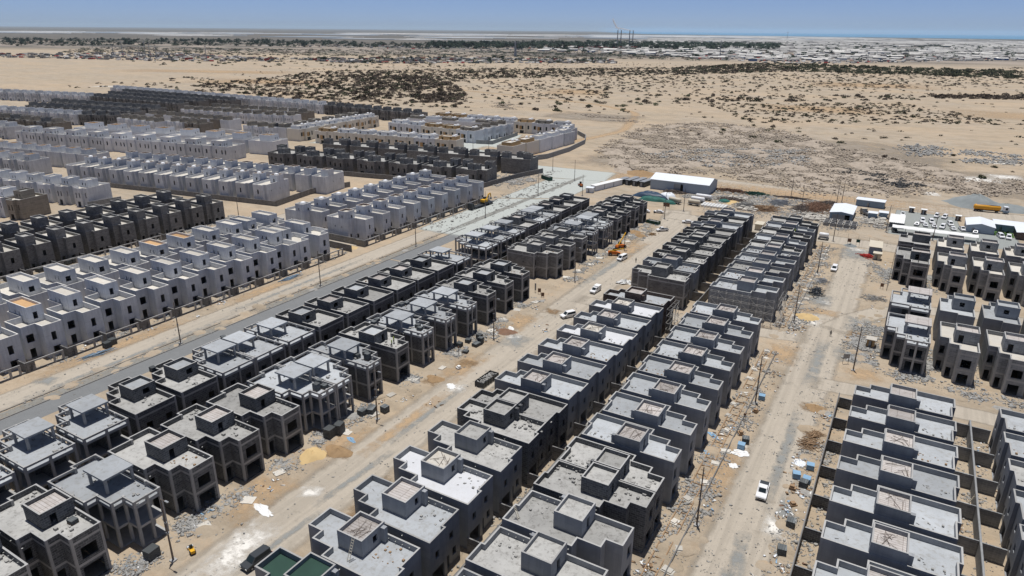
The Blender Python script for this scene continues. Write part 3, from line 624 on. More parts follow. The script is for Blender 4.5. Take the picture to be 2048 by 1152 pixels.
# --- C rows (rendered box houses both sides of the back-to-back yards)
def crow(x, ee, fx, rowname, desc):
    for i, (e, fy, sy, look, ex) in enumerate(ee):
        d = desc.get(look, 'dark grey rendered'); s = house_spec('C', look, fx, fy, sy, tuple(ex) + (f'v{i % 4}',))
        put(s, x, e, 0, f'{d} house, {ORD[i]} from near end of {rowname}')
DC = {'bcol': 'grey block rendered-tower', 'white2': 'grey rendered white-roofed', 'plaster': 'dark grey rendered', 'plasterd': 'grey rendered dusty-roofed', 'dark': 'black blockwork dusty-roofed', 'brown': 'brown block', 'green': 'green-roofed grey'}
P_, PD, DK, BR, GN = 'plaster', 'plasterd', 'dark', 'brown', 'green'
rb, db = ('rebar',), ('debris',)
c1n = [(43.9, 0, 1, GN, ()), (54.1, 0, 1, P_, rb), (64.1, 0, 1, P_, ()), (74.3, 0, 1, 'white2', rb), (84.4, 0, 1, PD, ()), (94.4, 0, .955, DK, db), (102.7, 1, .955, DK, db)] + \
      [(112.5 + 10.0 * k, 1, 1, 'white2' if k in (3, 5) else P_, rb) for k in range(6)] + [(172.5, 1, 1, BR, ())]
crow(-69.2, [(e, bool(f), s_, l_, x_) for e, f, s_, l_, x_ in c1n], False, 'near row right of middle road', DC)
c2n = [(43.9, 0, 1, P_, rb), (54.1, 0, 1, P_, rb), (64.1, 0, 1, PD, ()), (74.3, 0, 1, PD, ()), (84.5, 0, .955, DK, db), (92.9, 1, .955, DK, db)] + \
      [(102.4 + 10.03 * k, 1, 1, P_, rb) for k in range(8)]
crow(-44.4, [(e, bool(f), s_, l_, x_) for e, f, s_, l_, x_ in c2n], True, 'near row left of right road', DC)
c1f = [(194.4, 0, 1, 'bcol', ()), (204.2, 0, 1, P_, ()), (214.2, 0, 1, DK, db), (224.3, 0, 1, DK, ()), (234.4, 0, .955, DK, db), (242.7, 1, .955, DK, db)] + [(252.4 + 10.1 * k, 1, 1, (DK, P_, DK, P_)[k], ()) for k in range(4)]
crow(-70.2, [(e, bool(f), s_, l_, x_) for e, f, s_, l_, x_ in c1f], False, 'far row right of middle road', DC)
c2f = [(195.3, 0, 1, P_, ()), (205.5, 0, 1, P_, ()), (215.6, 0, 1, PD, ()), (225.7, 0, 1, P_, ()), (235.8, 0, .955, P_, db), (244.1, 1, .955, DK, db)] + [(253.9 + 10.15 * k, 1, 1, (P_, DK, P_, DK)[k], ()) for k in range(4)]
crow(-44.6, [(e, bool(f), s_, l_, x_) for e, f, s_, l_, x_ in c2f], True, 'far row left of right road', DC)
r1 = [(145.7 - 10.1 * k, 1, 1, P_, rb if k > 1 else ()) for k in range(8)][::-1]
crow(-1.0, [(e, bool(f), s_, l_, x_) for e, f, s_, l_, x_ in r1], False, 'row right of right road', DC)
r2 = [(146.2 - 10.1 * k, 1, 1, (P_, P_, PD)[k % 3], ()) for k in range(7)][::-1]
crow(25.2, [(e, bool(f), s_, l_, x_) for e, f, s_, l_, x_ in r2], True, 'rightmost row at lower right edge', DC)

# --- L rows
def lrow(x, items, fx, plan, rowname):
    for i, (e, fy, kind, ex) in enumerate(items):
        if kind == 'frame': s = frame_spec(plan, fx, fy, 1.0, 0); d = 'open concrete frame'
        elif kind == 'semi': s = frame_spec(plan, fx, fy, 1.0, 2); d = 'part-filled concrete frame'
        elif kind == 'semig': s = frame_spec(plan, fx, fy, 1.0, 1, 'roofg'); d = 'part-filled concrete frame'
        else: s = house_spec(plan, kind, fx, fy, 1.0, ex if ex else (('v1',), ('debris', 'v2'), ('v3',))[i % 3]); d = 'dark block'
        put(s, x, e, 0, f'{d} house, {ORD[i]} from near end of {rowname}'.replace('frame house','frame'))
F0, F1 = False, True
lrow(-115.2, [(23.2, F0, 'fill', db), (33.5, F0, 'fill', ()), (43.4, F0, 'frame', ()), (53.6, F0, 'fill', ()), (63.8, F0, 'fill', ()), (73.9, F0, 'fill', ()), (84.0, F0, 'frame', ()), (92.9, F1, 'frame', ()), (102.7, F1, 'semi', ()),
     (112.9, F1, 'fills', db), (123.1, F1, 'semi', ()), (133.2, F1, 'semi', ()), (143.4, F1, 'semi', ()), (153.6, F1, 'fills', ()), (163.8, F1, 'fills', ()), (173.9, F1, 'fills', ())], False, 'L', 'near row left of middle road')
lrow(-137.6, [(23.2, F0, 'frame', ()), (33.3, F0, 'frame', ()), (43.4, F0, 'frame', ()), (53.5, F0, 'frame', ()), (63.6, F0, 'fills', db), (73.7, F0, 'fills', db), (83.8, F0, 'semi', ()), (92.7, F1, 'semi', ()), (102.6, F1, 'semi', ()),
     (112.8, F1, 'fills', db), (123.0, F1, 'fill', ()), (133.5, F1, 'fills', ()), (143.7, F1, 'fill', ()), (153.6, F1, 'fill', ()), (163.8, F1, 'fills', ()), (174.2, F1, 'frame', ())], True, 'Ls', 'near row beside asphalt lane')
lrow(-115.8, [(195.1, F0, 'bcol', ()), (205.2, F0, 'bcol', ()), (215.4, F0, 'bcol', db), (225.5, F0, 'frame', ()), (235.6, F0, 'frame', ()), (244.3, F1, 'frame', ()), (253.8, F1, 'fill', ()), (263.9, F1, 'fill', db), (274.0, F1, 'fills', ()), (284.1, F1, 'fill', db)], False, 'L', 'far row left of middle road')
lrow(-138.0, [(192.8, F0, 'frame', ()), (203.0, F0, 'frame', ()), (213.1, F0, 'frame', ()), (223.3, F0, 'fill', ()), (233.4, F0, 'semi', ()), (242.1, F1, 'semi', ()), (251.8, F1, 'fill', ()), (262.0, F1, 'fill', ()), (272.1, F1, 'fills', ())], True, 'Ls', 'far row beside asphalt lane')
# --- T rows (fronts face the camera)
NAMT = ['leftmost', 'second from left', 'third from left', 'fourth from left', 'fifth from left']
for blk, fy_, ry_, xs, wd in (('nearer', 182.9, 208.2, (2.8, 15.0, 25.2, 35.4, 45.6), 1), ('farther', 253.2, 277.8, (2.2, 14.5, 24.7, 34.9, 45.1), 1)):
    for i, x in enumerate(xs):
        if i == 0:
            w_ = 10.1 / 8.7
            if blk == 'nearer': sf, sr = frame_spec('L', False, False, w_, 1, 'roofg'), frame_spec('L', False, True, w_, 0, 'roofg'); d1, d2 = 'half-filled concrete frame', 'open concrete frame'
            else: sf, sr = house_spec('L', 'fill', False, False, w_), house_spec('L', 'fill', False, True, w_); d1 = d2 = 'dark block house'
            put(sf, x, fy_ + 18.4, -90, f'{d1}, {NAMT[i]} in front line of the {blk} right-hand block'); put(sr, x + 10.1, ry_, 90, f'{d2}, {NAMT[i]} in rear line of the {blk} right-hand block')
        else:
            put(house_spec('T', 'tcol'), x, fy_ + 18.4, -90, f'grey concrete house, {NAMT[i]} in front line of the {blk} right-hand block')
            put(house_spec('T', 'blue' if blk == 'nearer' else 'tcol', False, True), x + 8.2, ry_, 90, f'{"blue-grey" if blk == "nearer" else "grey concrete"} house, {NAMT[i]} in rear line of the {blk} right-hand block')
# --- W rows
ew = [63.4 + 10.16 * k for k in range(9)]
for i, e in enumerate(ew): put(house_spec('W', 'palesand' if i == 1 else 'pale'), -199.5, e, 0, f'pale cast-concrete house with long roof room, {ORD[i]} from near end beside left road')
put(house_spec('W', 'pale', False, False, .97), -199.5, 154.9, 0, 'pale paired house with long roof room, tenth from near end beside left road')
put(house_spec('W', 'pale', False, True, .97), -199.5, 163.0, 0, 'pale paired house with long roof room, eleventh from near end beside left road')
put(house_spec('W', 'pale', False, True), -199.5, 172.6, 0, 'pale house with long roof room, last at far end beside left road')
for i in range(12):
    put(house_spec('V2', 'palesand' if i in (6, 7) else 'pale', False, i > 9), -223.9, 63.2 + 10.18 * i, 0, f'pale house with long roof room, {ORD[i]} from near end of second row from left road')
def simple(plan, look, x, y0, n, st, fx, row, desc, ex=(), flipfrom=99, order='from near end'):
    for i in range(n): put(house_spec(plan, look, fx, i >= flipfrom, 1.0, ex), x, y0 + st * i, 0, f'{desc} house, {ORD[i]} {order} of {row}')
simple('A', 'pale', -199.8, 195.1, 9, 10.35, False, 'far row beside left road', 'pale concrete', ('ring',))
simple('A', 'pale', -223.3, 194.6, 9, 10.5, False, 'far second row from left road', 'pale concrete', ('tank',))
simple('G', 'grey', -272.0, 79.8, 11, 10.22, False, 'tall grey block row', 'dark grey tall-towered')
simple('G', 'grey', -293.5, 95.0, 9, 10.35, False, 'second tall grey block row', 'dark grey tall-towered')
# rows turned to face the camera; p0 -> p1 are the front corners, n houses
def frow(plan, look, p0, p1, n, rowname, desc, ex=(), looks=None, facing=-90, fy=False, order='from left end'):
    D = PL[plan]; dx, dy = p1[0] - p0[0], p1[1] - p0[1]; L = math.hypot(dx, dy); a = math.degrees(math.atan2(dy, dx)); st = L / n
    ux, uy = dx / L, dy / L
    for i in range(n):
        fx_, fy_ = p0[0] + ux * st * i, p0[1] + uy * st * i
        if facing == -90: # front towards the viewer (-Y): origin is at the rear
            ox, oy = fx_ - uy * D['l'], fy_ + ux * D['l']
        else: w_ = st if plan in 'FV' else D['w']; ox, oy = fx_ + ux * w_, fy_ + uy * w_
        lk_ = looks[i % len(looks)] if looks else look
        put(house_spec(plan, lk_, False, fy, round(st / D['w'] * (.88 if plan == 'F' else 1), 3) if plan in 'FV' else 1.0, ex), ox, oy, a + facing, f'{desc} house, {ORD[i]} {order} of {rowname}')
X0 = (-431, 194.0)
frow('X', 'pale', (-389 - 10.2, 199.5), (-263.4 - 0.2, 221.3), 13, 'rounded-front row', 'pale', ('tank', 'ring'))
frow('X', 'pale', (-397, 228), (-254, 251.6), 14, 'row behind the rounded-front row', 'pale', ('ring',), facing=90, fy=True)
frow('Y', 'white', (-560, 251.5), (-374, 287), 9, 'wide white row', 'wide', looks=['pale', 'pale', 'pale', 'pale', 'white', 'white', 'white', 'pale', 'pale'])
frow('Y', 'white', (-545, 285), (-366, 318), 8, 'row behind the wide white row', 'white orange-roofed', ('slats',), facing=90, fy=True)
frow('D', 'darkg', (-340, 286), (-193, 309), 7, 'dark block row below the cream villas', 'dark paired')
frow('D', 'darkg', (-336, 330), (-189, 352), 7, 'second dark row below the cream villas', 'dark paired', facing=90, fy=True)
frow('F', 'pale', (-421, 155), (-329, 172), 8, 'left grey-white row', 'pale', looks=['white', 'pale', 'pale', 'white', 'pale', 'white', 'pale', 'pale'])
frow('F', 'pale', (-419, 128), (-330, 143.5), 8, 'lower left grey-white row', 'pale', looks=['white', 'pale', 'white', 'pale', 'white', 'pale', 'white', 'allb'])
frow('F', 'pale', (-540, 172), (-425, 194.3), 10, 'left row of long roofs', 'pale', ('slats',))
frow('F', 'pale', (-540, 202), (-417, 224), 10, 'second left row of long roofs', 'pale', ('slats',), facing=90, fy=True)
# far rows
frow('F', 'white', (-926, 401), (-783, 433), 12, 'farthest left white row', 'white', looks=['white', 'pale'])
frow('F', 'darkg', (-783, 432), (-636, 436), 13, 'farthest dark row', 'dark grey')
frow('F', 'darkg', (-800, 458), (-640, 462), 14, 'dark row behind the farthest dark row', 'dark grey')
frow('F', 'darkg', (-815, 484), (-620, 486), 16, 'third farthest dark row', 'dark grey')
frow('F', 'white', (-726, 312), (-624, 331), 9, 'left middle white row', 'white', looks=['white', 'pale'])
frow('F', 'darkg', (-624, 331), (-590, 347), 3, 'left middle white row, dark end', 'dark')
frow('F', 'darkg', (-740, 345), (-600, 368), 12, 'dark row behind the left middle white row', 'dark grey')
frow('F', 'whiteb', (-577, 336), (-522, 336), 5, 'white row with brown roof rooms', 'white brown-topped')
frow('F', 'whiteb', (-524, 345), (-484, 348), 4, 'stepped white row with brown roof rooms', 'white brown-topped', looks=['whiteb', 'whiteb', 'allb', 'allb'])
frow('F', 'whiteb', (-586, 368), (-486, 376), 9, 'brown-topped row behind the stepped white row', 'white brown-topped', looks=['whiteb', 'allb'], facing=90, fy=True)
frow('F', 'whiteb', (-592, 406), (-500, 418), 8, 'upper white row with brown roof rooms', 'white brown-topped')
frow('F', 'whiteb', (-497, 418), (-466, 428), 3, 'upper white row, right piece', 'white brown-topped')
frow('F', 'allb', (-590, 436), (-478, 452), 10, 'upper brown row', 'grey-brown', looks=['allb', 'whiteb', 'allb'], facing=90, fy=True)
frow('F', 'white', (-873, 508), (-512, 508), 32 - 2, 'backmost white row beside the desert', 'white', looks=['pale', 'white'])
frow('F', 'darkg', (-512, 508), (-388, 502), 10, 'backmost dark row beside the desert', 'dark grey')
frow('F', 'whiteb', (-454, 362), (-420, 363.5), 3, 'white row beside the brown wall', 'white brown-topped', looks=['whiteb'])
frow('F', 'darkg', (-760, 376), (-612, 396), 12, 'third dark left middle row', 'dark grey')
frow('F', 'allb', (-700, 280), (-580, 290), 9, 'grey-brown row left of the wide white row', 'grey-brown', looks=['allb', 'darkg', 'allb'])
frow('F', 'pale', (-760, 255), (-585, 258), 13, 'leftmost pale row at the photo edge', 'pale')
# cream villas: E2 faces +X, others face the camera
for i in range(6): put(house_spec('V', 'cream', False, False, 1.57), -411.5 - i * 1.35, 369 + 16.6 * i, 5, f'cream villa with white roof room, {ORD[i]} from near end of long villa terrace', 'villa', 'cream_villa')
for i in range(6): put(house_spec('F', 'whiteb', True, False, 1.5), -427.5 - i * 1.35, 369 + 16.6 * i, 5, f'white house with brown top, {ORD[i]} from near end behind long villa terrace')
frow('V', 'cream', (-385, 370), (-270, 388), 7, 'cream villa row facing the dark blocks', 'cream', looks=['creamt', 'cream', 'cream', 'cream', 'cream', 'whitev', 'creamt'])
frow('V', 'whitev', (-372, 438), (-285, 433), 5, 'middle villa row', 'white and cream', looks=['whitev', 'whitev', 'creamt', 'creamt', 'whiteb'])
for i in range(4): put(house_spec('F', 'whiteb'), -298 + i * .4, 447 + i * 11, 2, f'white house with grey roof room, {ORD[i]} in the short return of middle villas')
frow('V', 'whitev', (-377, 470), (-300, 480), 5, 'villa row behind the middle villas', 'white', looks=['whiteb', 'whitev'], facing=90, fy=True)
frow('V', 'creamt', (-372, 498), (-240, 502), 8, 'backmost villa row', 'pale', looks=['creamt', 'creamt', 'whitev', 'whitev', 'whitev', 'creamt', 'whiteb', 'pale'])
for i in range(6): put(house_spec('V', ('creamt', 'creamt', 'whitev', 'whitev', 'pale', 'pale')[i], True, False, 1.6), -238.5 + min(i, 4) * .7 - max(0, i - 4) * 5, 388 + 18 * i, 0 - (-7 if i > 4 else 0), f'villa, {ORD[i]} from near end inside the curved boundary wall', 'villa', 'cream_villa')

# ------------------------------------------------------------------ walls and fences
def wall(name, pts, h, t, mat, label, cat='wall', top=None, z0=-.1):
    mb = MB()
    for (ax, ay), (bx, by) in zip(pts, pts[1:]):
        L = math.hypot(bx - ax, by - ay); ux, uy = (bx - ax) / L, (by - ay) / L; px, py = -uy * t / 2, ux * t / 2
        mb.prism([(ax - px, ay - py), (bx - px, by - py), (bx + px, by + py), (ax + px, ay + py)], z0, h)
    o = link(name, mb.mesh(name, mat)); return tag(o, label, cat)
def cross_walls(x0, x1, ys, h, mat, where, grp):
    for i, y in enumerate(ys):
        mb = MB(); mb.box(x0, -.12, -.1, x1, .12, h)
        o = link('cross_wall', mb.mesh('cross_wall', mat), None, (0, y, 0)); tag(o, f'{ORD[i]} short plot wall from near end, {where}', 'wall', grp)
wall('boundary_wall', [(-47.6, 50), (-47.6, 181)], 3.1, .28, M['darkgrey'], 'long dark spine wall between the two near middle rows')
wall('boundary_wall', [(-47.8, 196), (-47.8, 292)], 3.1, .28, M['darkgrey'], 'long dark spine wall between the two far middle rows')
wall('boundary_wall', [(21.5, 74), (21.5, 158.4)], 3.1, .34, M['greyblock'], 'long grey spine wall between the two lower right rows')
cross_walls(-50.6, -47.75, [53.6 + 10.1 * k for k in range(13)], 3.0, M['darkgrey'], 'left of near spine wall', 'short cross walls')
cross_walls(-47.45, -44.8, [53.3 + 10.1 * k for k in range(13)], 3.0, M['darkgrey'], 'right of near spine wall', 'short cross walls')
cross_walls(-51.6, -47.95, [203.6 + 10.1 * k for k in range(9)], 3.0, M['darkgrey'], 'left of far spine wall', 'short cross walls')
cross_walls(17.6, 21.3, [75.2 + 10.1 * k for k in range(9)], 3.0, M['greyblock'], 'left of lower right spine wall', 'short cross walls')
cross_walls(21.7, 25.1, [75.0 + 10.1 * k for k in range(9)], 3.0, M['greyblock'], 'right of lower right spine wall', 'short cross walls')
cross_walls(-3.7, -1.1, [75.0 + 10.1 * k for k in range(9)], 2.5, M['block'], 'in front of the row right of right road', 'short cross walls')
wall('boundary_wall', [(-4.0, 74), (-3.9, 158)], 2.5, .22, M['darkgrey'], 'thin street wall along the row right of right road')
for x0_, n_, lab in ((-117.2, 16, 'near'), (-119.2, 10, 'far')):
    y_ = 23 if lab == 'near' else 195
    wall('boundary_wall', [(x0_ - 1.6, y_), (x0_ - 1.6, y_ + n_ * 10.1)], 2.8, .25, M['block'], f'dark yard wall behind the {lab} row left of middle road')
wall('boundary_wall', [(-141.5, 20), (-141.5, 184)], 2.4, .22, M['conc'], 'low front wall of the near row beside asphalt lane')
cross_walls(-141.3, -137.7, [33 + 10.15 * k for k in range(15)], 2.4, M['conc'], 'in front of near row beside asphalt lane', 'short cross walls')
# street fences of the pale row: solid bay, side wall, posts and beam
def fence_unit(x, e, i, mat, side, where):
    root = link('front_fence', None, None, (x, e, 0))
    tag(root, f'{ORD[i]} unfinished block fence bay from near end, {where}', 'fence', 'front fence bays of the pale row')
    mb = MB(); shell(mb, [(-.14, -3.6), (.14, -3.6), (.14, -1.7), (-.14, -1.7)], -.1, 2.7, None, .1, {1: [(.5, 1.2, .3, 2.1)]}); mb.add([(-.14, -3.6, 2.7), (.14, -3.6, 2.7), (.14, -1.7, 2.7), (-.14, -1.7, 2.7)], [(0, 1, 2, 3)])
    link('gate_pier_wall', mb.mesh('gate_pier_wall', mat), root)
    mb = MB(); mb.box(-side, -3.95, -.1, .12, -3.64, 2.6); link('side_wall', mb.mesh('side_wall', mat), root)
    mb = MB(); mb.box(-.14, -1.69, 2.35, .14, 5.2, 2.7); link('beam', mb.mesh('beam', M['conc']), root)
    mb = MB(); mb.box(-.15, -1.69, -.1, .15, 6.1, .4); link('low_wall', mb.mesh('low_wall', mat), root)
    for y in (2.6, 4.7): mb = MB(); mb.box(-.17, y, -.1, .17, y + .5, 2.34); link('post', mb.mesh('post', M['conc']), root)
me_cache = None
for i in range(12): fence_unit(-177.9, 63.4 + 10.16 * i, i, M['darkgrey'], 3.6, 'along left road')
for i in range(9): fence_unit(-177.9, 196.1 + 10.35 * i, i, M['darkgrey'], 4.2, 'along far part of left road')
for i in range(9): fence_unit(-251.2, 79 + 10.22 * i, i, M['darkgrey'], 3.6, 'below the tall grey blocks')
wall('boundary_wall', [(-177.9, 185), (-190, 185.4), (-205, 186)], 2.6, .3, M['darkgrey'], 'end wall closing the near pale rows')
wall('boundary_wall', [(-177.9, 193), (-206, 193)], 2.6, .3, M['darkgrey'], 'near end wall of the far pale rows')
wall('boundary_wall', [(-257.8, 220), (-263, 247), (-258.5, 271.5)], 2.8, .3, M['darkgrey'], 'panelled wall at the end of the rounded-front row')
wall('boundary_wall', [(-402, 196), (-330, 208.6), (-257.8, 220)], 2.4, .25, M['darkgrey'], 'dark street wall in front of the rounded-front row')
wall('boundary_wall', [(-332, 283), (-196.4, 306.5), (-193.5, 340), (-188.5, 362)], 2.7, .3, M['darkgrey'], 'brown-grey wall around the dark block rows')
wall('boundary_wall', [(-250, 381), (-237.5, 384), (-216, 389), (-208.6, 406), (-208.6, 440), (-214, 478), (-224, 502), (-240, 521)], 3.2, .4, M['greyblock'], 'curved grey boundary wall around the right villas')
wall('boundary_wall', [(-283, 434), (-271, 437.5), (-278, 488)], 2.8, .35, M['greyblock'], 'grey wall in front of the middle villas')
wall('boundary_wall', [(-329, 171), (-327, 186)], 3, .3, M['greyblock'], 'end wall of the left grey-white row')
wall('boundary_wall', [(-491, 370), (-468, 370), (-440, 368), (-425, 360)], 3, .4, M['white'], 'white boundary wall below the brown-topped row')

# ------------------------------------------------------------------ scattered things, merged or single
def base_bush(seed, n=70, flatness=0.6):
    r = random.Random(seed); vs, fs = [], []
    lob = [(r.uniform(-.55, .55), r.uniform(-.55, .55), r.uniform(.25, .5)) for _ in range(5)]
    for i in range(n):
        cx, cy, q = r.choice(lob); a = r.uniform(0, 6.28); b = r.uniform(0, 1.0); rr = q * (r.random() ** .4)
        x = cx + rr * math.cos(a); y = cy + rr * math.sin(a); z = .05 + (flatness * (1 - min(1, math.hypot(x, y)) ** 2 * .75)) * b
        s_ = r.uniform(.09, .25); d1 = Vector((r.gauss(0, 1), r.gauss(0, 1), r.gauss(0, .6))).normalized() * s_; d2 = d1.orthogonal().normalized() * s_ * r.uniform(.5, 1)
        c = Vector((x, y, z)); k = len(vs)
        vs += [tuple(c + d1), tuple(c + d2), tuple(c - d1), tuple(c - d2)]; fs.append((k, k + 1, k + 2, k + 3))
    return np.array(vs), np.array(fs)
def base_rock(seed, flat_=.7):
    r = random.Random(seed)
    vs = [(x * r.uniform(.6, 1.1), y * r.uniform(.6, 1.1), (z * flat_) * r.uniform(.6, 1.1)) for x, y, z in
          [(-.5, -.5, 0), (.5, -.5, 0), (.5, .5, 0), (-.5, .5, 0), (-.5, -.5, 1), (.5, -.5, 1), (.5, .5, 1), (-.5, .5, 1)]]
    e = Matrix.Rotation(r.uniform(-.7, .7), 3, 'X') @ Matrix.Rotation(r.uniform(-.7, .7), 3, 'Y'); vs = [tuple(e @ Vector(v)) for v in vs]
    return np.array(vs), np.array([(4, 5, 6, 7), (0, 1, 5, 4), (1, 2, 6, 5), (2, 3, 7, 6), (3, 0, 4, 7)])
def merge(name, bases, P, mats, midx=None):
    """P rows: x y z scale_x scale_y scale_z rot ; one mesh holding every copy"""
    V, F, MI = [], [], []; off = 0
    P = np.array(P); which = NR.randint(0, len(bases), len(P))
    for b, (bv, bf) in enumerate(bases):
        q = P[which == b]
        if not len(q): continue
        c, s_ = np.cos(q[:, 6])[:, None], np.sin(q[:, 6])[:, None]
        x = bv[None, :, 0] * q[:, 3:4]; y = bv[None, :, 1] * q[:, 4:5]
        v = np.stack([q[:, 0:1] + x * c - y * s_, q[:, 1:2] + x * s_ + y * c, q[:, 2:3] + bv[None, :, 2] * q[:, 5:6]], -1).reshape(-1, 3)
        f = (bf[None] + (np.arange(len(q)) * len(bv))[:, None, None] + off).reshape(-1, bf.shape[1])
        V.append(v); F.append(f); off += len(v)
        if midx is not None: MI.append(np.repeat(np.array(midx)[which == b], len(bf)))
    V = np.concatenate(V); F = np.concatenate(F); me = bpy.data.meshes.new(name)
    me.vertices.add(len(V)); me.vertices.foreach_set('co', V.ravel()); k = F.shape[1]
    me.loops.add(F.size); me.loops.foreach_set('vertex_index', F.ravel().astype(np.int32))
    me.polygons.add(len(F)); me.polygons.foreach_set('loop_start', np.arange(0, F.size, k, dtype=np.int32))
    for q in (mats if isinstance(mats, list) else [mats]): me.materials.append(q)
    if MI: me.polygons.foreach_set('material_index', np.concatenate(MI).astype(np.int32))
    me.update(calc_edges=True); return me
def bmesh_of(b, name, mat):
    me = bpy.data.meshes.new(name); me.from_pydata([tuple(v) for v in b[0]], [], [tuple(int(i) for i in f) for f in b[1]]); me.materials.append(mat); return me
def inpoly(poly, n):
    poly = np.array(poly, float); lo, hi = poly.min(0), poly.max(0); out = []
    x1, y1 = poly[:, 0], poly[:, 1]; x2, y2 = np.roll(x1, -1), np.roll(y1, -1)
    while len(out) < n:
        p = lo + NR.rand(2) * (hi - lo)
        c = ((y1 > p[1]) != (y2 > p[1])) & (p[0] < (x2 - x1) * (p[1] - y1) / (y2 - y1 + 1e-9) + x1)
        if c.sum() % 2: out.append((p[0], p[1]))
    return out

ri = rot.transposed()
def colname(x, y, z=0):
    c = ri @ Vector((x, y, z - 80)); u = (1024 + 1365 * c.x / -c.z) / 2048
    return ['at the far left', 'at the left', 'left of centre', 'at the centre', 'right of centre', 'at the right', 'at the far right'][max(0, min(6, int(u * 7)))]
BB = [base_bush(k) for k in range(7)]
mb_b = [bmesh_of(b, 'bush', M['bushb']) for b in BB]; mb_g = [bmesh_of(b, 'bush', M['bushg']) for b in BB]
ZONES = [  # polygon, count, radius range, green share, label
    ([(-922, 656), (-1045, 1051), (-820, 1358), (-522, 1632), (-435, 1366), (-676, 1035), (-557, 619), (-658, 585)], 2000, (2.0, 5.2), .3, 'dry thorn bush in the brown scrub behind the far villas'),
    ([(-640, 600), (-560, 560), (-430, 620), (-470, 700), (-600, 720), (-760, 680)], 75, (2.4, 4.4), .35, 'dry thorn bush on sand just beyond the last villa row'),
    ([(-918, 986), (-786, 1053), (-586, 870), (-522, 764), (-582, 639)], 520, (2.2, 5), .15, 'dark thorn bush in the dense middle thicket'),
    ([(-574, 727), (-529, 786), (-465, 691), (-510, 645)], 190, (2.6, 4.4), 0.05, 'bare brown bush in the long dense strip near the villas'),
    ([(-611, 980), (213, 2275), (142, 1448), (-444, 736)], 900, (1.6, 3.8), .3, 'scattered low bush on the open pale desert'),
    ([(-284, 917), (2, 1141), (3, 1053), (-253, 818)], 120, (2.2, 5), .2, 'bush in the brown line crossing the right desert'),
    ([(8, 1146), (150, 1230), (140, 1150), (14, 1085)], 170, (3, 5.5), 0, 'bare bush in the dense dark hedge at far right'),
    ([(-227, 837), (-22, 988), (87, 812), (-136, 683)], 620, (1.2, 3.0), .4, 'small bush among the right-hand desert scatter'),
    ([(-384, 2090), (192, 2026), (162, 1680), (-239, 1654)], 700, (3.5, 8), 1, 'green bush in the long green belt before the sheds'),
    ([(-520, 1640), (-390, 2090), (-239, 1660), (-430, 1370)], 700, (3, 6), .5, 'bush in the brown belt before the sheds'),
    ([(-388, 816), (-288, 932), (-244, 710), (-356, 650)], 42, (2, 4.6), .6, 'olive bush near the sand track junction'),
    ([(-1065, 550), (-1101, 806), (-703, 617), (-967, 537)], 85, (2, 4), .4, 'bush on orange sand behind the far white rows'),
    ([(-1500, 900), (-2300, 1500), (-1100, 1850), (-900, 1300)], 240, (3, 7), .8, 'green bush on the left far sand flat'),
    ([(-1150, 900), (-560, 560), (-220, 640), (140, 640), (330, 1700), (-300, 1950), (-1300, 1750)], 1500, (1.0, 2.6), .4, 'low scattered bush on the open sand'),
    ([(-880, 800), (-620, 560), (-380, 640), (-330, 1300), (-560, 1560)], 420, (1.8, 4.4), .3, 'thorn bush in the wide scatter behind the villas'),
    ([(-600, 1250), (-420, 950), (60, 1350), (140, 1900), (-260, 1700)], 320, (1.6, 3.6), .4, 'bush on the middle sand flat before the green belt'),
    ([(-200, 560), (-140, 680), (60, 640), (60, 470), (-60, 560)], 45, (1.2, 3), .6, 'small olive bush beside the dumped rubble'),
]
allb = []
for poly, n, (r0, r1), gs, lab in ZONES:
    for x, y in inpoly(poly, n):
        r_ = 1.3 * (r0 + (r1 - r0) * NR.rand() ** 1.4)
        allb.append((r_ / math.hypot(x, y), x, y, r_, NR.rand() < gs, lab))
# drop anything that would fall inside the estate
allb = [b for b in allb if not (b[1] > -880 and b[2] < 545 and b[1] < -180)]
allb.sort(key=lambda b: -b[0])
for i, (_, x, y, r_, gr, lab) in enumerate(allb[:290]):
    o = link('thorn_bush', (mb_g if gr else mb_b)[i % 7], None, (x, y, -.1), NR.rand() * 6.28, (r_, r_ * NR.uniform(.7, 1.1), r_ * NR.uniform(.55, 1.0)))
    l_ = ('large ' if r_ > 4 else 'small ' if r_ < 2.4 else '') + lab + ', ' + colname(x, y); l_ = l_.replace('dry thorn', 'olive thorn') if gr else l_; tag(o, l_, 'bush', l_)
rest = allb[290:]
P = [(x, y, -.1, r_, r_ * NR.uniform(.7, 1.1), r_ * NR.uniform(.6, 1.0), NR.rand() * 6.28) for _, x, y, r_, g_, l_ in rest]
o = link('desert_scrub', merge('desert_scrub', [base_bush(k + 20, 52) for k in range(4)], P, [M['bushb'], M['bushg']], [1 if b[4] else 0 for b in rest])); stuff(o, 'brown and olive desert scrub dotted over the pale sand behind the estate', 'scrub')

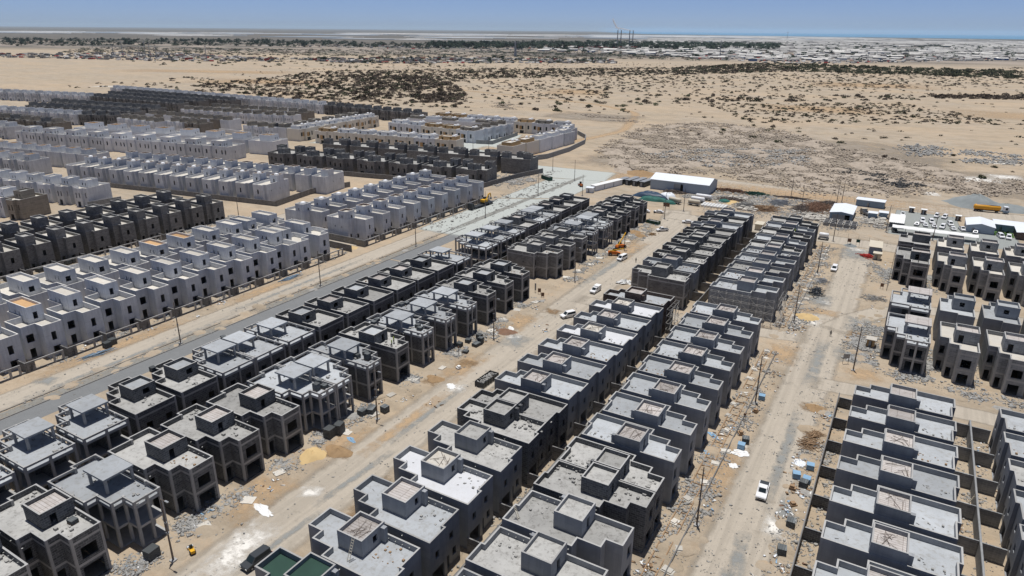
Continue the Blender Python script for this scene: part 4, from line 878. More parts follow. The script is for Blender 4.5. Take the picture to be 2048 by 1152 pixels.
# far trees: crown of leaf clumps over a trunk
def tree_spec(seed):
    key = ('tree', seed)
    if key in SC: return SC[key]
    bv, bf = base_bush(seed, 150, 1.25); bv = bv * np.array([1, 1, .85]) + np.array([0, 0, .45])
    cr = bmesh_of((bv, bf), 'crown', M['leaf']); mb = MB(); mb.tube((0, 0, -.1), (.03, .02, .45), .07, 6, .05); mb.tube((.03, .02, .4), (.25, .1, .8), .04, 5, .02); mb.tube((.03, .02, .4), (-.22, -.1, .85), .04, 5, .02)
    SC[key] = [('crown', cr), ('trunk', mb.mesh('trunk', M['wood']))]; return SC[key]
TZ = [([(-5106, 2340), (-4109, 3443), (-2299, 3273), (-1825, 2598), (-2889, 2137), (-3360, 1533)], 480, (6, 15), 'dark green tree in the far left tree belt'),
      ([(-2733, 3622), (-1987, 5088), (-899, 5157), (-639, 3686), (-1884, 2531)], 900, (9, 19), 'dark green tree in the belt below the chimneys'),
      ([(-1548, 1391), (-1267, 1802), (-801, 1980), (-713, 1764), (-1226, 1319)], 90, (4, 9), 'dark tree between the far village houses'),
      ([(-1450, 2500), (-430, 2150), (300, 3000), (700, 6500), (-1500, 6000)], 420, (6, 13), 'dark tree among the industrial sheds')]
allt = [(NR.uniform(a, b) / math.hypot(x, y), x, y, NR.uniform(a, b), l_) for poly, n, (a, b), l_ in TZ for x, y in inpoly(poly, n)]
allt.sort(key=lambda b: -b[0])
for i, (_, x, y, s_, l_) in enumerate(allt[:260]):
    l_ = ('tall ' if s_ > 13 else '') + l_ + ', ' + colname(x, y); inst('tree', tree_spec(i % 4 + 50), (x, y, 0), NR.rand() * 6, l_, 'tree', l_, (s_, s_, s_ * .8))
P = [(x, y, 0, s_ * 1.3, s_ * 1.3, s_ * 1.1, 0) for _, x, y, s_, l_ in allt[260:]]
stuff(link('far_woodland', merge('far_woodland', [base_bush(k + 70, 50, 1.0) for k in range(3)], P, M['leaf'])), 'dark green far woodland between village and sheds', 'woodland')

# far sheds, village, greenhouses
def shed_spec(seed):
    key = ('shed', seed)
    if key in SC: return SC[key]
    r = random.Random(seed); mb = MB(); mb.box(-.5, -.5, -.1, .5, .5, .8); w_ = mb.mesh('walls', M['farblue'] if seed == 3 else M['farwall'])
    mb = MB(); mb.xprism([(-.54, .78), (.54, .78), (0, 1.05)], -.52, .52); rf = mb.mesh('roof', M['farroof'])
    mb = MB(); mb.box(-.12, -.505, 0, .12, -.5, .6); SC[key] = [('walls', w_), ('roof', rf), ('door', mb.mesh('door', M['bluegrey']))]; return SC[key]
sh = []
for x, y in inpoly([(-1450, 2620), (-437, 2130), (282, 3075), (1026, 9000), (-2800, 8200)], 950): sh.append((x, y, NR.uniform(22, 62), NR.uniform(14, 34), NR.uniform(6, 10)))
for x, y in inpoly([(-437, 2130), (282, 2900), (500, 4800), (-1400, 4400), (-1300, 2700)], 900): sh.append((x, y, NR.uniform(10, 38), NR.uniform(9, 24), NR.uniform(3.5, 8)))
sh.sort(key=lambda s_: math.hypot(s_[0], s_[1]) / (s_[2]))
for i, (x, y, a, b, h) in enumerate(sh[:270]):
    rz = .25 + NR.normal() * .05 + (1.57 if NR.rand() < .15 else 0)
    l_ = ('blue-walled' if i % 4 == 3 else 'grey-walled') + (' long' if a > 42 else ' small' if a < 22 else '') + ' pale-roofed shed, ' + colname(x, y) + (' in the near edge' if math.hypot(x, y) < 2700 else ' inside') + ' of the industrial zone'; inst('industrial_shed', shed_spec(i % 4), (x, y, 0), rz, l_, 'shed', l_, (a, b, h))
box5 = (np.array([(-.5, -.5, 0), (.5, -.5, 0), (.5, .5, 0), (-.5, .5, 0), (-.5, -.5, 1), (.5, -.5, 1), (.5, .5, 1), (-.5, .5, 1)]), np.array([(4, 5, 6, 7), (0, 1, 5, 4), (1, 2, 6, 5), (2, 3, 7, 6), (3, 0, 4, 7)]))
P = [(x, y, 0, a * (1 + max(0, y - 3000) / 2600), b * (1 + max(0, y - 3000) / 1500), h, .25 + NR.normal() * .05) for x, y, a, b, h in sh[270:]]
stuff(link('far_sheds', merge('far_sheds', [box5], P, [M['farroof'], M['farwall']], [0 if NR.rand() < .75 else 1 for _ in P])), 'pale roofs of countless sheds near the sea on the horizon', 'sheds')
P = []
for cx, cy in inpoly([(-12500, 4300), (-8300, 11000), (-3200, 15500), (-900, 13500), (-1500, 6000), (-2600, 4500), (-6400, 4000)], 85):
    sc_ = math.hypot(cx, cy) / 6000; w_ = NR.uniform(250, 800) * sc_; a_ = .3 + NR.normal() * .1
    for q in range(NR.randint(3, 9)):
        d_ = q * 75 * sc_; P.append((cx - math.sin(a_) * d_ + NR.normal(0, 40), cy + math.cos(a_) * d_, 0, w_ * NR.uniform(.6, 1.2), 55 * sc_, NR.uniform(3.5, 6), a_))
stuff(link('greenhouses', merge('greenhouses', [box5], P, [M['farroof'], M['sheetwall']], [0 if NR.rand() < .55 else 1 for _ in P])), 'long white greenhouse roofs covering the far plain', 'greenhouses')
P = []
for x, y in inpoly([(-9000, 9000), (-4000, 15000), (800, 12500), (1000, 9500), (-3000, 9000)], 170): P.append((x, y, 0, NR.uniform(150, 500), NR.uniform(80, 260), NR.uniform(4, 7), .3))
stuff(link('farthest_roofs', merge('farthest_roofs', [box5], P, M['farroof'])), 'thin band of pale roofs close to the horizon', 'roofs')
def vil_spec(k):
    key = ('vil', k)
    if key in SC: return SC[key]
    mb = MB(); shell(mb, [(-.5, -.5), (.5, -.5), (.5, .5), (-.5, .5)], -.1, 1, .85, .04, {0: [(.2, .35, .3, .6), (.6, .8, 0.02, .7)]})
    wl = mb.mesh('walls', [M['farwall'], M['farred'], M['farroof']][k]); mb = MB(); mb.box(-.46, -.46, .75, .46, .46, .85); SC[key] = [('walls', wl), ('roof', mb.mesh('roof', M['farroof' if k != 1 else 'farred']))]; return SC[key]
vz = [([(-2413, 1096), (-2217, 1502), (-1548, 1391), (-1410, 1266), (-1685, 1098), (-2148, 973)], 110, 'low building in the far left village strip'),
      ([(-1548, 1391), (-1267, 1802), (-801, 1980), (-713, 1764), (-1226, 1319)], 130, 'low building in the far middle village strip'),
      ([(-2900, 2300), (-2000, 3300), (-1200, 3300), (-1500, 2500)], 60, 'low building among the far trees')]
for poly, n, l_ in vz:
    for i, (x, y) in enumerate(inpoly(poly, n)):
        k = 1 if NR.rand() < .12 else (2 if NR.rand() < .3 else 0)
        l2 = ['grey ', 'red ', 'white '][k] + l_ + ', ' + colname(x, y); inst('village_building', vil_spec(k), (x, y, 0), NR.rand() * 1.5, l2, 'building', l2, (NR.uniform(7, 17), NR.uniform(6, 11), NR.uniform(3, 5.5)))
P = []
for poly, n in ((vz[0][0], 420), (vz[1][0], 500), (vz[2][0], 300), ([(-437, 2130), (-300, 2060), (300, 2950), (282, 3075), (-700, 2900), (-1200, 2600)], 900)):
    for x, y in inpoly(poly, n): P.append((x, y, -.1, NR.uniform(3, 12), NR.uniform(3, 8), NR.uniform(1.5, 4.5), NR.rand() * 1.5))
stuff(link('yard_clutter', merge('yard_clutter', [box5], P, [M['farwall'], M['cardark'], M['farred'], M['farroof']], list(NR.choice(4, len(P), p=[.4, .4, .06, .14])))), 'clutter of vehicles and huts between the far village buildings and sheds', 'clutter')
P = []
for poly, n, r0, r1_ in ((TZ[0][0], 520, 5, 24), (TZ[1][0], 520, 6, 24), ([(-3000, 1700), (-2400, 1250), (-900, 2000), (-500, 2150), (-900, 2700), (-1800, 2300)], 1300, 3, 12), ([(-1300, 2700), (300, 3000), (900, 7000), (-2000, 7000)], 900, 6, 18), (vz[0][0], 300, 3, 7), (vz[1][0], 300, 3, 8), ([(-1050, 1060), (-1600, 1400), (-520, 1660), (-430, 1400)], 160, 2, 4)):
    for x, y in inpoly(poly, n): q = NR.uniform(r0, r1_); P.append((x, y, -.2, q * NR.uniform(.8, 2), q * .7, min(q * .5, 6), NR.rand() * .6))
stuff(link('far_thicket', merge('far_thicket', [base_bush(k + 120, 30, .9) for k in range(4)], P, [M['leaf'], M['bushb']], list(NR.choice(2, len(P), p=[.6, .4])))), 'dark low thicket filling the strips around the far village and sheds', 'thicket')
# shipping containers, chimneys, masts
mbc = MB(); mbc.box(-6, -1.2, 0, 6, 1.2, 2.6); cont = mbc.mesh('container_body', M['farred']); mbc = MB(); mbc.box(6, -1.1, .1, 6.06, 1.1, 2.5); cdoor = mbc.mesh('door', M['rust'])
for i in range(70):
    x = -1650 + NR.rand() * 420; y = 3050 + NR.rand() * 330; l_ = 'dark red shipping container stacked near the chimneys'
    inst('shipping_container', [('body', cont), ('door', cdoor)], (x, y, 2.6 * NR.randint(0, 3)), .3 + 1.57 * NR.randint(0, 2), l_, 'container', l_, 1.8)
for x, y, h, n_ in ((-1538, 3871, 96, 'left'), (-1606, 4206, 100, 'right')):
    pass
for i, (x, y) in enumerate([(-1559, 3871), (-1542, 3880), (-1616, 4206), (-1598, 4216)]):
    sp = []; mb = MB(); mb.tube((0, 0, 0), (0, 0, 84), 3.0, 12, 2.2); sp.append(('shaft', mb.mesh('shaft', M['farwall'])))
    mb = MB(); [mb.tube((0, 0, z), (0, 0, z + 1.5), 3.8, 12) for z in (44, 66, 80)]; sp.append(('platform', mb.mesh('platform', M['metal'])))
    inst('chimney', sp, (x, y, 0), 0, f'{["leftmost", "second", "third", "rightmost"][i]} of the four tall thin chimneys near the horizon', 'chimney')
sp = MB(); r = random.Random(4)
m, t, b = nmat('smoke', 1.0); t.nodes.remove(b); vp = N(t, 'ShaderNodeVolumePrincipled'); vp.inputs['Density'].default_value = 0.13; vp.inputs['Color'].default_value = (.95, .95, .97, 1)
lk(t, vp.outputs[0], t.nodes['Material Output'].inputs['Volume']); M['smoke'] = m
for k, (x, y, pts) in enumerate([(-1550, 3875, [(0, 84, 3), (-12, 94, 6), (-24, 108, 8), (-36, 124, 10), (-44, 140, 12)]), (-1606, 4210, [(0, 84, 3), (-26, 87, 5), (-55, 92, 6), (-85, 97, 6), (-110, 101, 5)])]):
    mb = MB()
    for (x0, z0, r0), (x1, z1, r1_) in zip(pts, pts[1:]): mb.tube((x0, 0, z0), (x1, 0, z1), r0, 10, r1_)
    # one closed plume: rings along the path
    mb = MB(); k_ = 10; vs = []
    for (px, pz, pr) in pts: vs += [(px, pr * math.sin(6.283 * i / k_), pz + pr * math.cos(6.283 * i / k_) * .8) for i in range(k_)]
    fs = [(j * k_ + i, j * k_ + (i + 1) % k_, (j + 1) * k_ + (i + 1) % k_, (j + 1) * k_ + i) for j in range(len(pts) - 1) for i in range(k_)]
    fs += [tuple(range(k_ - 1, -1, -1)), tuple(range(len(vs) - k_, len(vs)))]
    mb.add(vs, fs); o = link('smoke', mb.mesh('smoke', M['smoke']), None, (x, y, 0)); stuff(o, ['white smoke rising left from the left chimneys', 'white smoke drifting left from the right chimneys'][k], 'smoke')
def mast(x, y, h, lab, r_=1.0):
    mb = MB(); mb.tube((0, 0, 0), (0, 0, h), r_, 5, r_ * .4); kids = [('shaft', mb.mesh('shaft', M['metal']))]
    mb = MB(); mb.box(-r_ * 3, -r_ * .5, h * .9, r_ * 3, r_ * .5, h * .93); kids.append(('crossarm', mb.mesh('crossarm', M['metal']))); inst('mast', kids, (x, y, 0), 0, lab, 'mast')
for i, (x, y, h) in enumerate([(-1990, 1190, 34), (-1945, 1190, 42), (-1885, 1200, 30), (-1850, 1195, 44), (-1838, 1200, 40), (-1810, 1200, 30), (-1670, 1250, 36)]): mast(x, y, h, f'{ORD[i]} from left of the tall masts at the far left village', 1.3)
mast(-590, 2350, 55, 'white tall mast at the near edge of the sheds', 2.0); mast(1040, 9500, 170, 'dark tower on the horizon at far right', 5); mast(-1180, 2050, 45, 'pale tower among the far middle trees', 5); mast(-1500, 9000, 90, 'thin mast near the sea shore', 2.5)

# ------------------------------------------------------------------ rubble
RK = [base_rock(k, .6) for k in range(9)]
def field(name, polys, piles, per, spread, size, mat, lab, height=1.0):
    P = []
    for poly, n in polys:
        for cx, cy in inpoly(poly, n):
            sp_ = spread * NR.uniform(.5, 1.3); hh = height * NR.uniform(.2, 1)
            for _ in range(per):
                dx, dy = NR.normal(0, sp_, 2) * (1, .7); z = hh * math.exp(-(dx * dx + dy * dy) / (2 * sp_ * sp_)) * NR.rand(); s_ = size * NR.uniform(.4, 1.5)
                P.append((cx + dx, cy + dy, z - .1, s_ * NR.uniform(.7, 1.7), s_, s_ * NR.uniform(.5, 1), NR.rand() * 3.14))
    stuff(link(name, merge(name, RK, P, mat)), lab, 'rubble')
field('rock_rubble', [([(-195, 456), (-210, 612), (-168, 662), (-101, 637), (-38, 558), (9, 519), (43, 453), (-5, 407), (-47, 388), (-95, 410), (-152, 395)], 900), ([(-306, 668), (-258, 648), (-220, 627), (-271, 615)], 22), ([(-433, 706), (-389, 689), (-369, 641), (-407, 657)], 18),
      ([(22, 452), (60, 492), (55, 439), (22, 428)], 40)], 0, 26, 4.2, .85, M['rock'], 'grey-brown dumped rock and rubble field behind the site yard', 1.6)
field('grey_rubble', [([(-11, 610), (15, 621), (24, 574), (0, 553)], 26), ([(34, 606), (69, 603), (65, 555), (35, 546)], 34), ([(-170, 470), (-60, 560), (-60, 470), (-120, 430)], 90)], 0, 26, 4, .95, M['stoneg'], 'grey concrete rubble heaps on the pale desert at right', 1.6)
field('black_rubble', [([(-40, 476), (-13, 465), (10, 444), (-3, 430), (-20, 440)], 34)], 0, 40, 2.4, .8, M['coal'], 'black rubble heap in the middle of the dumped rock field', 1.6)
bm_ = [(lambda r_: (np.array([((1 - j / 5) * math.cos(6.283 * i / 12) * (1 + r_.uniform(-.2, .2)), (1 - j / 5) * math.sin(6.283 * i / 12) * (1 + r_.uniform(-.2, .2)), 1 - (1 - j / 5) ** 1.7) for j in range(6) for i in range(12)]), np.array([(j * 12 + i, j * 12 + (i + 1) % 12, (j + 1) * 12 + (i + 1) % 12, (j + 1) * 12 + i) for j in range(5) for i in range(12)])))(random.Random(k)) for k in range(4)]
P = [(x, y, -.05, NR.uniform(4, 12), NR.uniform(3, 7), NR.uniform(.5, 2.0), NR.rand() * 3) for x, y in inpoly([(-195, 456), (-210, 612), (-168, 662), (-101, 637), (-38, 558), (9, 519), (43, 453), (-5, 407), (-47, 388), (-95, 410), (-152, 395)], 170)]
stuff(link('earth_mounds', merge('earth_mounds', bm_, P, M['rock'])), 'low brown earth mounds under the dumped rock', 'earth mounds')
def strew(name, areas, mat, lab, fl=.5):
    P = []
    for x0, x1, y0, y1, n, s0 in areas:
        nc = max(3, int((x1 - x0) * (y1 - y0) / 14)); C_ = [(NR.uniform(x0, x1), NR.uniform(y0, y1), NR.uniform(.5, 1.9)) for _ in range(nc)]
        for _ in range(int(n * 3.0)):
            s_ = s0 * .8 * min(2.4, .3 + NR.exponential(.5)); cx, cy, cs = C_[NR.randint(nc)]; cx, cy = (cx + NR.normal(0, cs), cy + NR.normal(0, cs)) if NR.rand() < .8 else (NR.uniform(x0, x1), NR.uniform(y0, y1))
            P.append((cx, cy, -.02 + NR.rand() * .12, s_ * NR.uniform(.8, 2.2), s_, s_ * NR.uniform(.4, 1) * fl * 2, NR.rand() * 3.14))
    stuff(link(name, merge(name, RK, P, mat)), lab, 'rubble')
A = []
for k in range(16):
    y0 = 30 + 10.1 * k
    if k % 2 == 0 or k in (1, 3, 5, 11): A.append((-96.6, -92.3 + R.uniform(-1, 1), y0 + R.uniform(0, 4), y0 + R.uniform(6, 10), 320, .26))
for k in range(9): A.append((-96.8, -92 + R.uniform(-2, 2), 198 + 10 * k, 205 + 10 * k, 170, .3))
strew('broken_blocks', A, M['stoneg'], 'grey broken block pieces strewn in front of the row left of middle road')
strew('broken_blocks', [(-25.2, -19.5, 50, 178, 1500, .3), (-25.2, -18, 196, 290, 1300, .34), (-8, -4.4, 80, 156, 450, .25), (-3.4, -1.2, 76, 150, 300, .3)], M['stone'], 'building waste strewn along the right road trench')
strew('broken_blocks', [(-5, 2.3, 184, 212, 1300, .34), (13, 15, 184, 203, 260, .4), (0, 14, 178, 183, 200, .35), (15, 42, 176, 182, 320, .35), (-4, 2, 252, 272, 500, .34), (12.6, 14.4, 253, 272, 220, .4), (23, 25, 183, 200, 120, .4)], M['stoneg'], 'grey broken blocks piled around the right-hand concrete houses')
strew('ground_litter', [(-178, -165, 60, 186, 220, .22), (-181, -178.4, 64, 184, 520, .3), (-96, -72, 30, 300, 900, .16), (-20, -4, 60, 290, 1300, .16), (-165, -159, 60, 220, 300, .2), (-250, -236, 90, 190, 200, .4), (-180, -160, 225, 350, 350, .5), (-208, -182, 312, 372, 500, .5), (-52, -44, 50, 180, 500, .3), (18, 25, 75, 156, 500, .25), (-60, -30, 183, 193, 200, .3)], M['stone'], 'small stones and litter lying on the sandy streets')
strew('rubble_patch', [(-260, -254, 95, 186, 900, .4), (-262, -250, 186, 197, 300, .5), (-196, -182, 325, 345, 350, .6), (-100, -88, 258, 275, 300, .4), (-155, -148, 240, 300, 260, .5)], M['stone'], 'pale rubble at the foot of the tall grey block row')
P = []
for x0, x1, y0, y1, n in ((-97, -89, 30, 180, 130), (-97, -89, 196, 290, 60), (-25, -17, 60, 290, 260), (-9, -4.4, 80, 156, 150), (-6, 2, 176, 290, 90), (-181, -176, 64, 184, 60), (-84, -76, 40, 180, 20), (18, 25, 75, 156, 70), (-86, -20, 325, 372, 300)):
    cs_ = [(NR.uniform(x0, x1), NR.uniform(y0, y1)) for _ in range(max(3, n // 9))]
    for _ in range(n): c_ = cs_[NR.randint(len(cs_))]; P.append((c_[0] + NR.normal(0, .9), c_[1] + NR.normal(0, 1.2), .04 + NR.rand() * .15, NR.uniform(.2, 1.1), NR.uniform(.08, .5), NR.uniform(.03, .15), NR.rand() * 3.1))
stuff(link('site_scraps', merge('site_scraps', RK, P, [M['sack'], M['wood'], M['blue'], M['rust'], M['sheet']], list(NR.choice(5, len(P), p=[.25, .38, .09, .12, .16])))), 'scraps of plastic, timber and blue film littered along the verges', 'scraps')
P = []
for x0, x1, y0, y1, n in ((-97, -90, 25, 180, 90), (-97, -90, 196, 290, 50), (-73, -70.5, 50, 180, 40), (-25, -18, 50, 290, 70), (-9, -4.5, 80, 156, 40), (-181, -178.3, 64, 184, 40), (-165, -160, 60, 220, 50), (-6, 2, 176, 290, 40), (-60, -30, 182, 193, 20), (14, 44, 172, 181, 24), (-52, -44, 50, 180, 30), (-256, -250, 80, 190, 40)):
    for _ in range(n): q = NR.uniform(.5, 2.0); P.append((NR.uniform(x0, x1), NR.uniform(y0, y1), -.06, q * NR.uniform(.8, 1.6), q, q * NR.uniform(.12, .32), NR.rand() * 3))
stuff(link('spoil_mounds', merge('spoil_mounds', bm_, P, [M['ground'], M['stone']], list(NR.choice(2, len(P), p=[.93, .07])))), 'low brown and tan spoil mounds along the house fronts and trenches', 'spoil')
def mound(name, x, y, rx, ry, h, mat, lab, cat='sand heap', seed=0, pw=1.3):
    r = random.Random(seed + int(x * 7 + y)); k, n = 18, 6; vs = []
    for j in range(n + 1):
        q = j / n
        for i in range(k):
            a = 6.283 * i / k; rr = (1 - q) * (1 + .16 * math.sin(3 * a + seed) + r.uniform(-.11, .11)); z = h * (1 - (1 - q) ** pw) * (1 + r.uniform(-.16, .16))
            vs.append((rr * rx * math.cos(a), rr * ry * math.sin(a), z - .05))
    fs = [(j * k + i, j * k + (i + 1) % k, (j + 1) * k + (i + 1) % k, (j + 1) * k + i) for j in range(n) for i in range(k)]
    mb = MB(); mb.add(vs, fs); return tag(link(name, mb.mesh(name, mat, True), None, (x, y, 0)), lab, cat)
mound('sand_heap', -17.8, 207.7, 3.6, 3, 1.3, M['sandpile'], 'round yellow sand heap on white powder by the right road')
mound('soil_heap', -8.1, 152.3, 2.2, 2, .9, M['mound'], 'brown soil heap at the top corner of the right row', 'soil heap')
mound('soil_heap', -88.8, 84, 3.4, 2, .9, M['mound'], 'brown soil heap beside the middle road near the block pallets', 'soil heap')
mound('sand_heap', -92.3, 80.5, 2.6, 3, 1.1, M['sandpile'], 'sand heap leaning between rubble and stacked pallets')
mound('soil_heap', -90.2, 119, 2.6, 1.8, .6, M['mound'], 'brown soil heap near the pale litter by middle road', 'soil heap')
mound('soil_heap', -89.5, 152, 3, 2.4, .8, M['rust'], 'orange-brown brush heap beside a street pole', 'soil heap')
mound('soil_heap', -91.3, 264, 3, 2.4, 1.2, M['mound'], 'brown soil heap by the far middle row', 'soil heap')
mound('soil_heap', -73.6, 68, 2, 2.6, .9, M['mound'], 'brown soil heap at the rendered row front', 'soil heap')
mound('soil_heap', -95, 268, 3.4, 3, 1.0, M['mound'], 'second brown soil heap by the far middle row', 'soil heap')
mound('soil_heap', -184, 188, 5, 3.4, 1.4, M['sandpile'], 'pale soil heap at the end wall of the pale rows', 'soil heap')
mound('gravel_heap', 33, 404, 13, 9, 5.6, M['gravel'], 'large blue-grey gravel heap behind the ochre tanker', 'gravel heap')
mound('gravel_heap', 46, 404, 12, 8, 2.6, M['gravel'], 'low grey gravel spread right of the large heap', 'gravel heap')
mound('soil_heap', -137, 390, 12, 7, 2.2, M['mound'], 'brown earth bank beyond the parked trailers', 'soil heap')
mound('gravel_heap', -14, 295, 2.6, 1.6, 1.2, M['gravel'], 'small dark gravel heap under the two sign boards', 'gravel heap')

# ------------------------------------------------------------------ poles, scaffolds, ladders, pallets
def pole_spec(h, arm):
    key = ('pole', h, arm)
    if key in SC: return SC[key]
    mb = MB(); mb.tube((0, 0, -.2), (0, 0, h), .17, 8, .09); sp = [('shaft', mb.mesh('shaft', M['pole']))]
    mb = MB(); mb.box(-.45, -.45, -.1, .45, .45, .25); sp.append(('footing', mb.mesh('footing', M['conc'])))
    mb = MB(); mb.tube((0, 0, h * .45), (0, 0, h * .47), .26, 8); mb.tube((0, 0, h * .62), (0, 0, h * .63), .22, 8); sp.append(('clamp', mb.mesh('clamp', M['metal'])))
    if arm:
        mb = MB(); mb.tube((0, 0, h - .1), (1.3, 0, h + .1), .05, 6); sp.append(('arm', mb.mesh('arm', M['pole'])))
        mb = MB(); mb.box(1.1, -.15, h, 1.9, .15, h + .14); sp.append(('lamp_head', mb.mesh('lamp_head', M['metal'])))
    SC[key] = sp; return sp
def poles(L, where, h=12, arm=False):
    for i, (x, y) in enumerate(L): inst('street_pole', pole_spec(h, arm), (x, y, 0), 0, f'{ORD[i]} tall thin pole from near end {where}', 'pole')
poles([(-161, 74 + 0), ][:0] + [(-161, 99.9), (-161.4, 152.1), (-161.8, 204), (-162.2, 255.8), (-162.5, 307.3), (-162.3, 350.8)], 'on the stony strip of the left road')
poles([(-90, 48.1), (-90.1, 97.5), (-90.3, 146.4), (-91, 200.2), (-91.7, 248.1), (-91.5, 296.6)], 'along the left side of middle road', 12, True)
poles([(-20.1, 99.4), (-20.3, 147.7), (-20.5, 201.5), (-20.6, 251.6), (-20.8, 298.9)], 'beside the right road trench')
poles([(-2.4, 177.2), (9.0, 256.3), (-2.9, 325.8), (14.5, 321.8)], 'on the right-hand side near the grey concrete houses')
poles([(-187, 372), (-261.4, 396.9), (-248.5, 396.8), (-142.8, 319), (-88.3, 315.3), (-39.9, 342.2), (-49.2, 372.6), (-25.4, 375.4), (-27.4, 372.2)], 'around the site yard and pale road end', 11)
poles([(-257, 197.4), (-403, 345.7), (-310, 420)], 'between the left pale rows', 9)
def scaffold(x, y, w_, h, lab, deep=1.2, rz=0):
    root = link('scaffold', None, None, (x, y, 0), rz); tag(root, lab, 'scaffold'); n = max(2, int(w_ / 2.2)); st = w_ / n
    for i in range(n + 1):
        for d in (0, -deep): mb = MB(); mb.tube((i * st, d, -.1), (i * st, d, h), .05, 5); link('upright', mb.mesh('upright', M['scaf']), root)
    mb = MB()
    for z in (2, 4, 6, 8):
        for d in (0, -deep): mb.tube((0, d, z), (w_, d, z), .04, 4)
        for i in range(n + 1): mb.tube((i * st, 0, z), (i * st, -deep, z), .04, 4)
    link('ledger', mb.mesh('ledger', M['scaf']), root); mb = MB()
    for i in range(n):
        for z in (0, 2, 4, 6): mb.tube((i * st, -deep, z), ((i + 1) * st, -deep, z + 2), .035, 4) if (i + z // 2) % 2 else mb.tube(((i + 1) * st, -deep, z), (i * st, -deep, z + 2), .035, 4)
    link('brace', mb.mesh('brace', M['scaf']), root)
scaffold(-43.8, 194.9, 18, 8.6, 'steel scaffold across the front of the nearest house in the far right-middle row')
scaffold(-50.2, 172.7, 8.2, 8.2, 'steel scaffold on the yard side of the brown block house', 1.0, rad(90))
scaffold(-24.9, 196.5, 8, 8.4, 'short steel scaffold wrapping the street side of the same corner house', 1.0, rad(90))
def ladder(x, y, z0, dx, dy, h, lab):
    root = link('ladder', None, None, (x, y, z0)); tag(root, lab, 'ladder'); L_ = math.hypot(dx, dy); px, py = -dy / L_ * .22, dx / L_ * .22
    for s_ in (-1, 1): mb = MB(); mb.tube((px * s_, py * s_, 0), (dx + px * s_, dy + py * s_, h), .05, 5); link('rail', mb.mesh('rail', M['beige']), root)
    for i in range(1, 9):
        q = i / 9; mb = MB(); mb.tube((dx * q - px, dy * q - py, h * q), (dx * q + px, dy * q + py, h * q), .035, 4); link('rung', mb.mesh('rung', M['beige']), root)
ladder(-59.2, 55.9, 8.0, 0.05, 1.4, 3.4, 'timber ladder leaning on the roof room beside the green-roofed house')
ladder(-42.6, 76.5, 8.0, -.9, .1, 2.2, 'timber ladder leaning inside the parapet of a house right of the spine wall')
ladder(-39, 197.9, 8.0, 1.0, 0.05, 3.2, 'ladder beside the roof room above the long scaffold')
ladder(20.3, 129, 0, .9, 0, 3.0, 'ladder leaning on the long grey spine wall')
def stack(x, y, z, w_, d_, h, lab, mat='blk', name='block_pallet', rz=0.0):
    mb = MB(); mb.box(-w_ / 2, -d_ / 2, .14, w_ / 2, d_ / 2, h); sp = [('blocks', mb.mesh('blocks', M[mat]))]
    mb = MB(); [mb.box(-w_ / 2, -d_ / 2 + q * (d_ - .14), 0, w_ / 2, -d_ / 2 + q * (d_ - .14) + .14, .14) for q in (0, .5, 1)]; sp.append(('pallet', mb.mesh('pallet', M['wood'])))
    inst(name, sp, (x, y, z), rz, lab, 'blocks')
for i, (x, y, w_, d_, h) in enumerate([(-93.6, 46.9, 1.6, 2.0, 1.8), (-94.1, 87.2, 1.8, 2, 2.2), (-93.3, 89.3, 1.5, 2.0, 2.4), (-94.9, 90.9, 1.6, 1.6, 1.2), (-94.3, 97.4, 1.6, 1.6, 1.3), (-93.2, 99.2, 1.6, 2.4, 1.3), (-90.8, 100.9, 1.5, 1.5, 1.5),
        (-95.6, 137.3, 1.5, 1.5, 1.2), (-94.8, 140.4, 1.4, 1.4, 1.2), (-91.9, 140.2, 1.6, 2.4, .9), (-91.6, 141.8, 1.3, 1.3, 1.9), (-93.4, 143.9, 1.4, 1.4, 1.6), (-92, 135, 1.4, 1.4, .7)]):
    stack(x, y, 0, w_, d_, h, f'{ORD[i]} grey block pallet from near end, left verge of middle road', rz=R.uniform(-.2, .3))
for i, (x, y) in enumerate([(-6.2, 99.9), (-6.1, 107.7), (-18.6, 129.9), (-5.9, 120.5)]): stack(x, y, 0, 1.4, 1.5, 1.3, f'{ORD[i]} dark block pallet from near end, verges of the right road', rz=R.uniform(-.3, .3))
for i, (x, y) in enumerate([(-5.6, 127), (-19.4, 150.2), (-18.9, 127.3), (-5.6, 122.1), (-7.5, 122.7)]): stack(x, y, 0, 1.4, 1.4, 1.2, f'{ORD[i]} pallet wrapped in blue film, verges of the right road', 'blue', 'wrapped_pallet', R.uniform(-.3, .3))
for i, (x, y) in enumerate([(-175.3, 88.3), (-176.1, 90.2)]): stack(x, y, 0, 1.7, 1.7, 1.6, ['left', 'right'][i] + ' of two grey block pallets by the pale row fence')
for i, (x, y) in enumerate([(-259.2, 120.9), (-259.4, 123), (-259.0, 111.2), (-258.8, 113), (-258.6, 101)]): stack(x + 5.2, y, 0, 2, 1.7, 1.6, f'{ORD[i]} block pallet from near end below tall grey rows', rz=.2)
for i, (x, y, h) in enumerate([(-109.3, 130.6, .9), (-109.0, 132.3, .8), (-109.2, 119.4, .8), (-109.6, 121.0, .8)]): stack(x, y, 11.1 if i < 2 else 10.25, 1.2, 1.2, h, f'{ORD[i]} block stack on a roof room left of middle road')
for i, (x, y, h) in enumerate([(-101.2, 92.5, 1.1), (-99.9, 90.2, 1.6), (-99.0, 91.6, .9), (-103, 106.2, 1.0), (-102.3, 108.4, .9), (-100.2, 106.6, 1.7), (-101.6, 127.4, .9), (-100.1, 126.3, .9), (-99.6, 128.4, .8), (-137, 77.5, 1.2), (-101.6, 40.5, .7), (-137.2, 96.3, 1.3)]):
    stack(x, y, 8.02, 1.3, 1.1, h, f'{ORD[i]} block stack lying on the roof slabs of the unfinished frames', rz=R.uniform(-.2, .2))
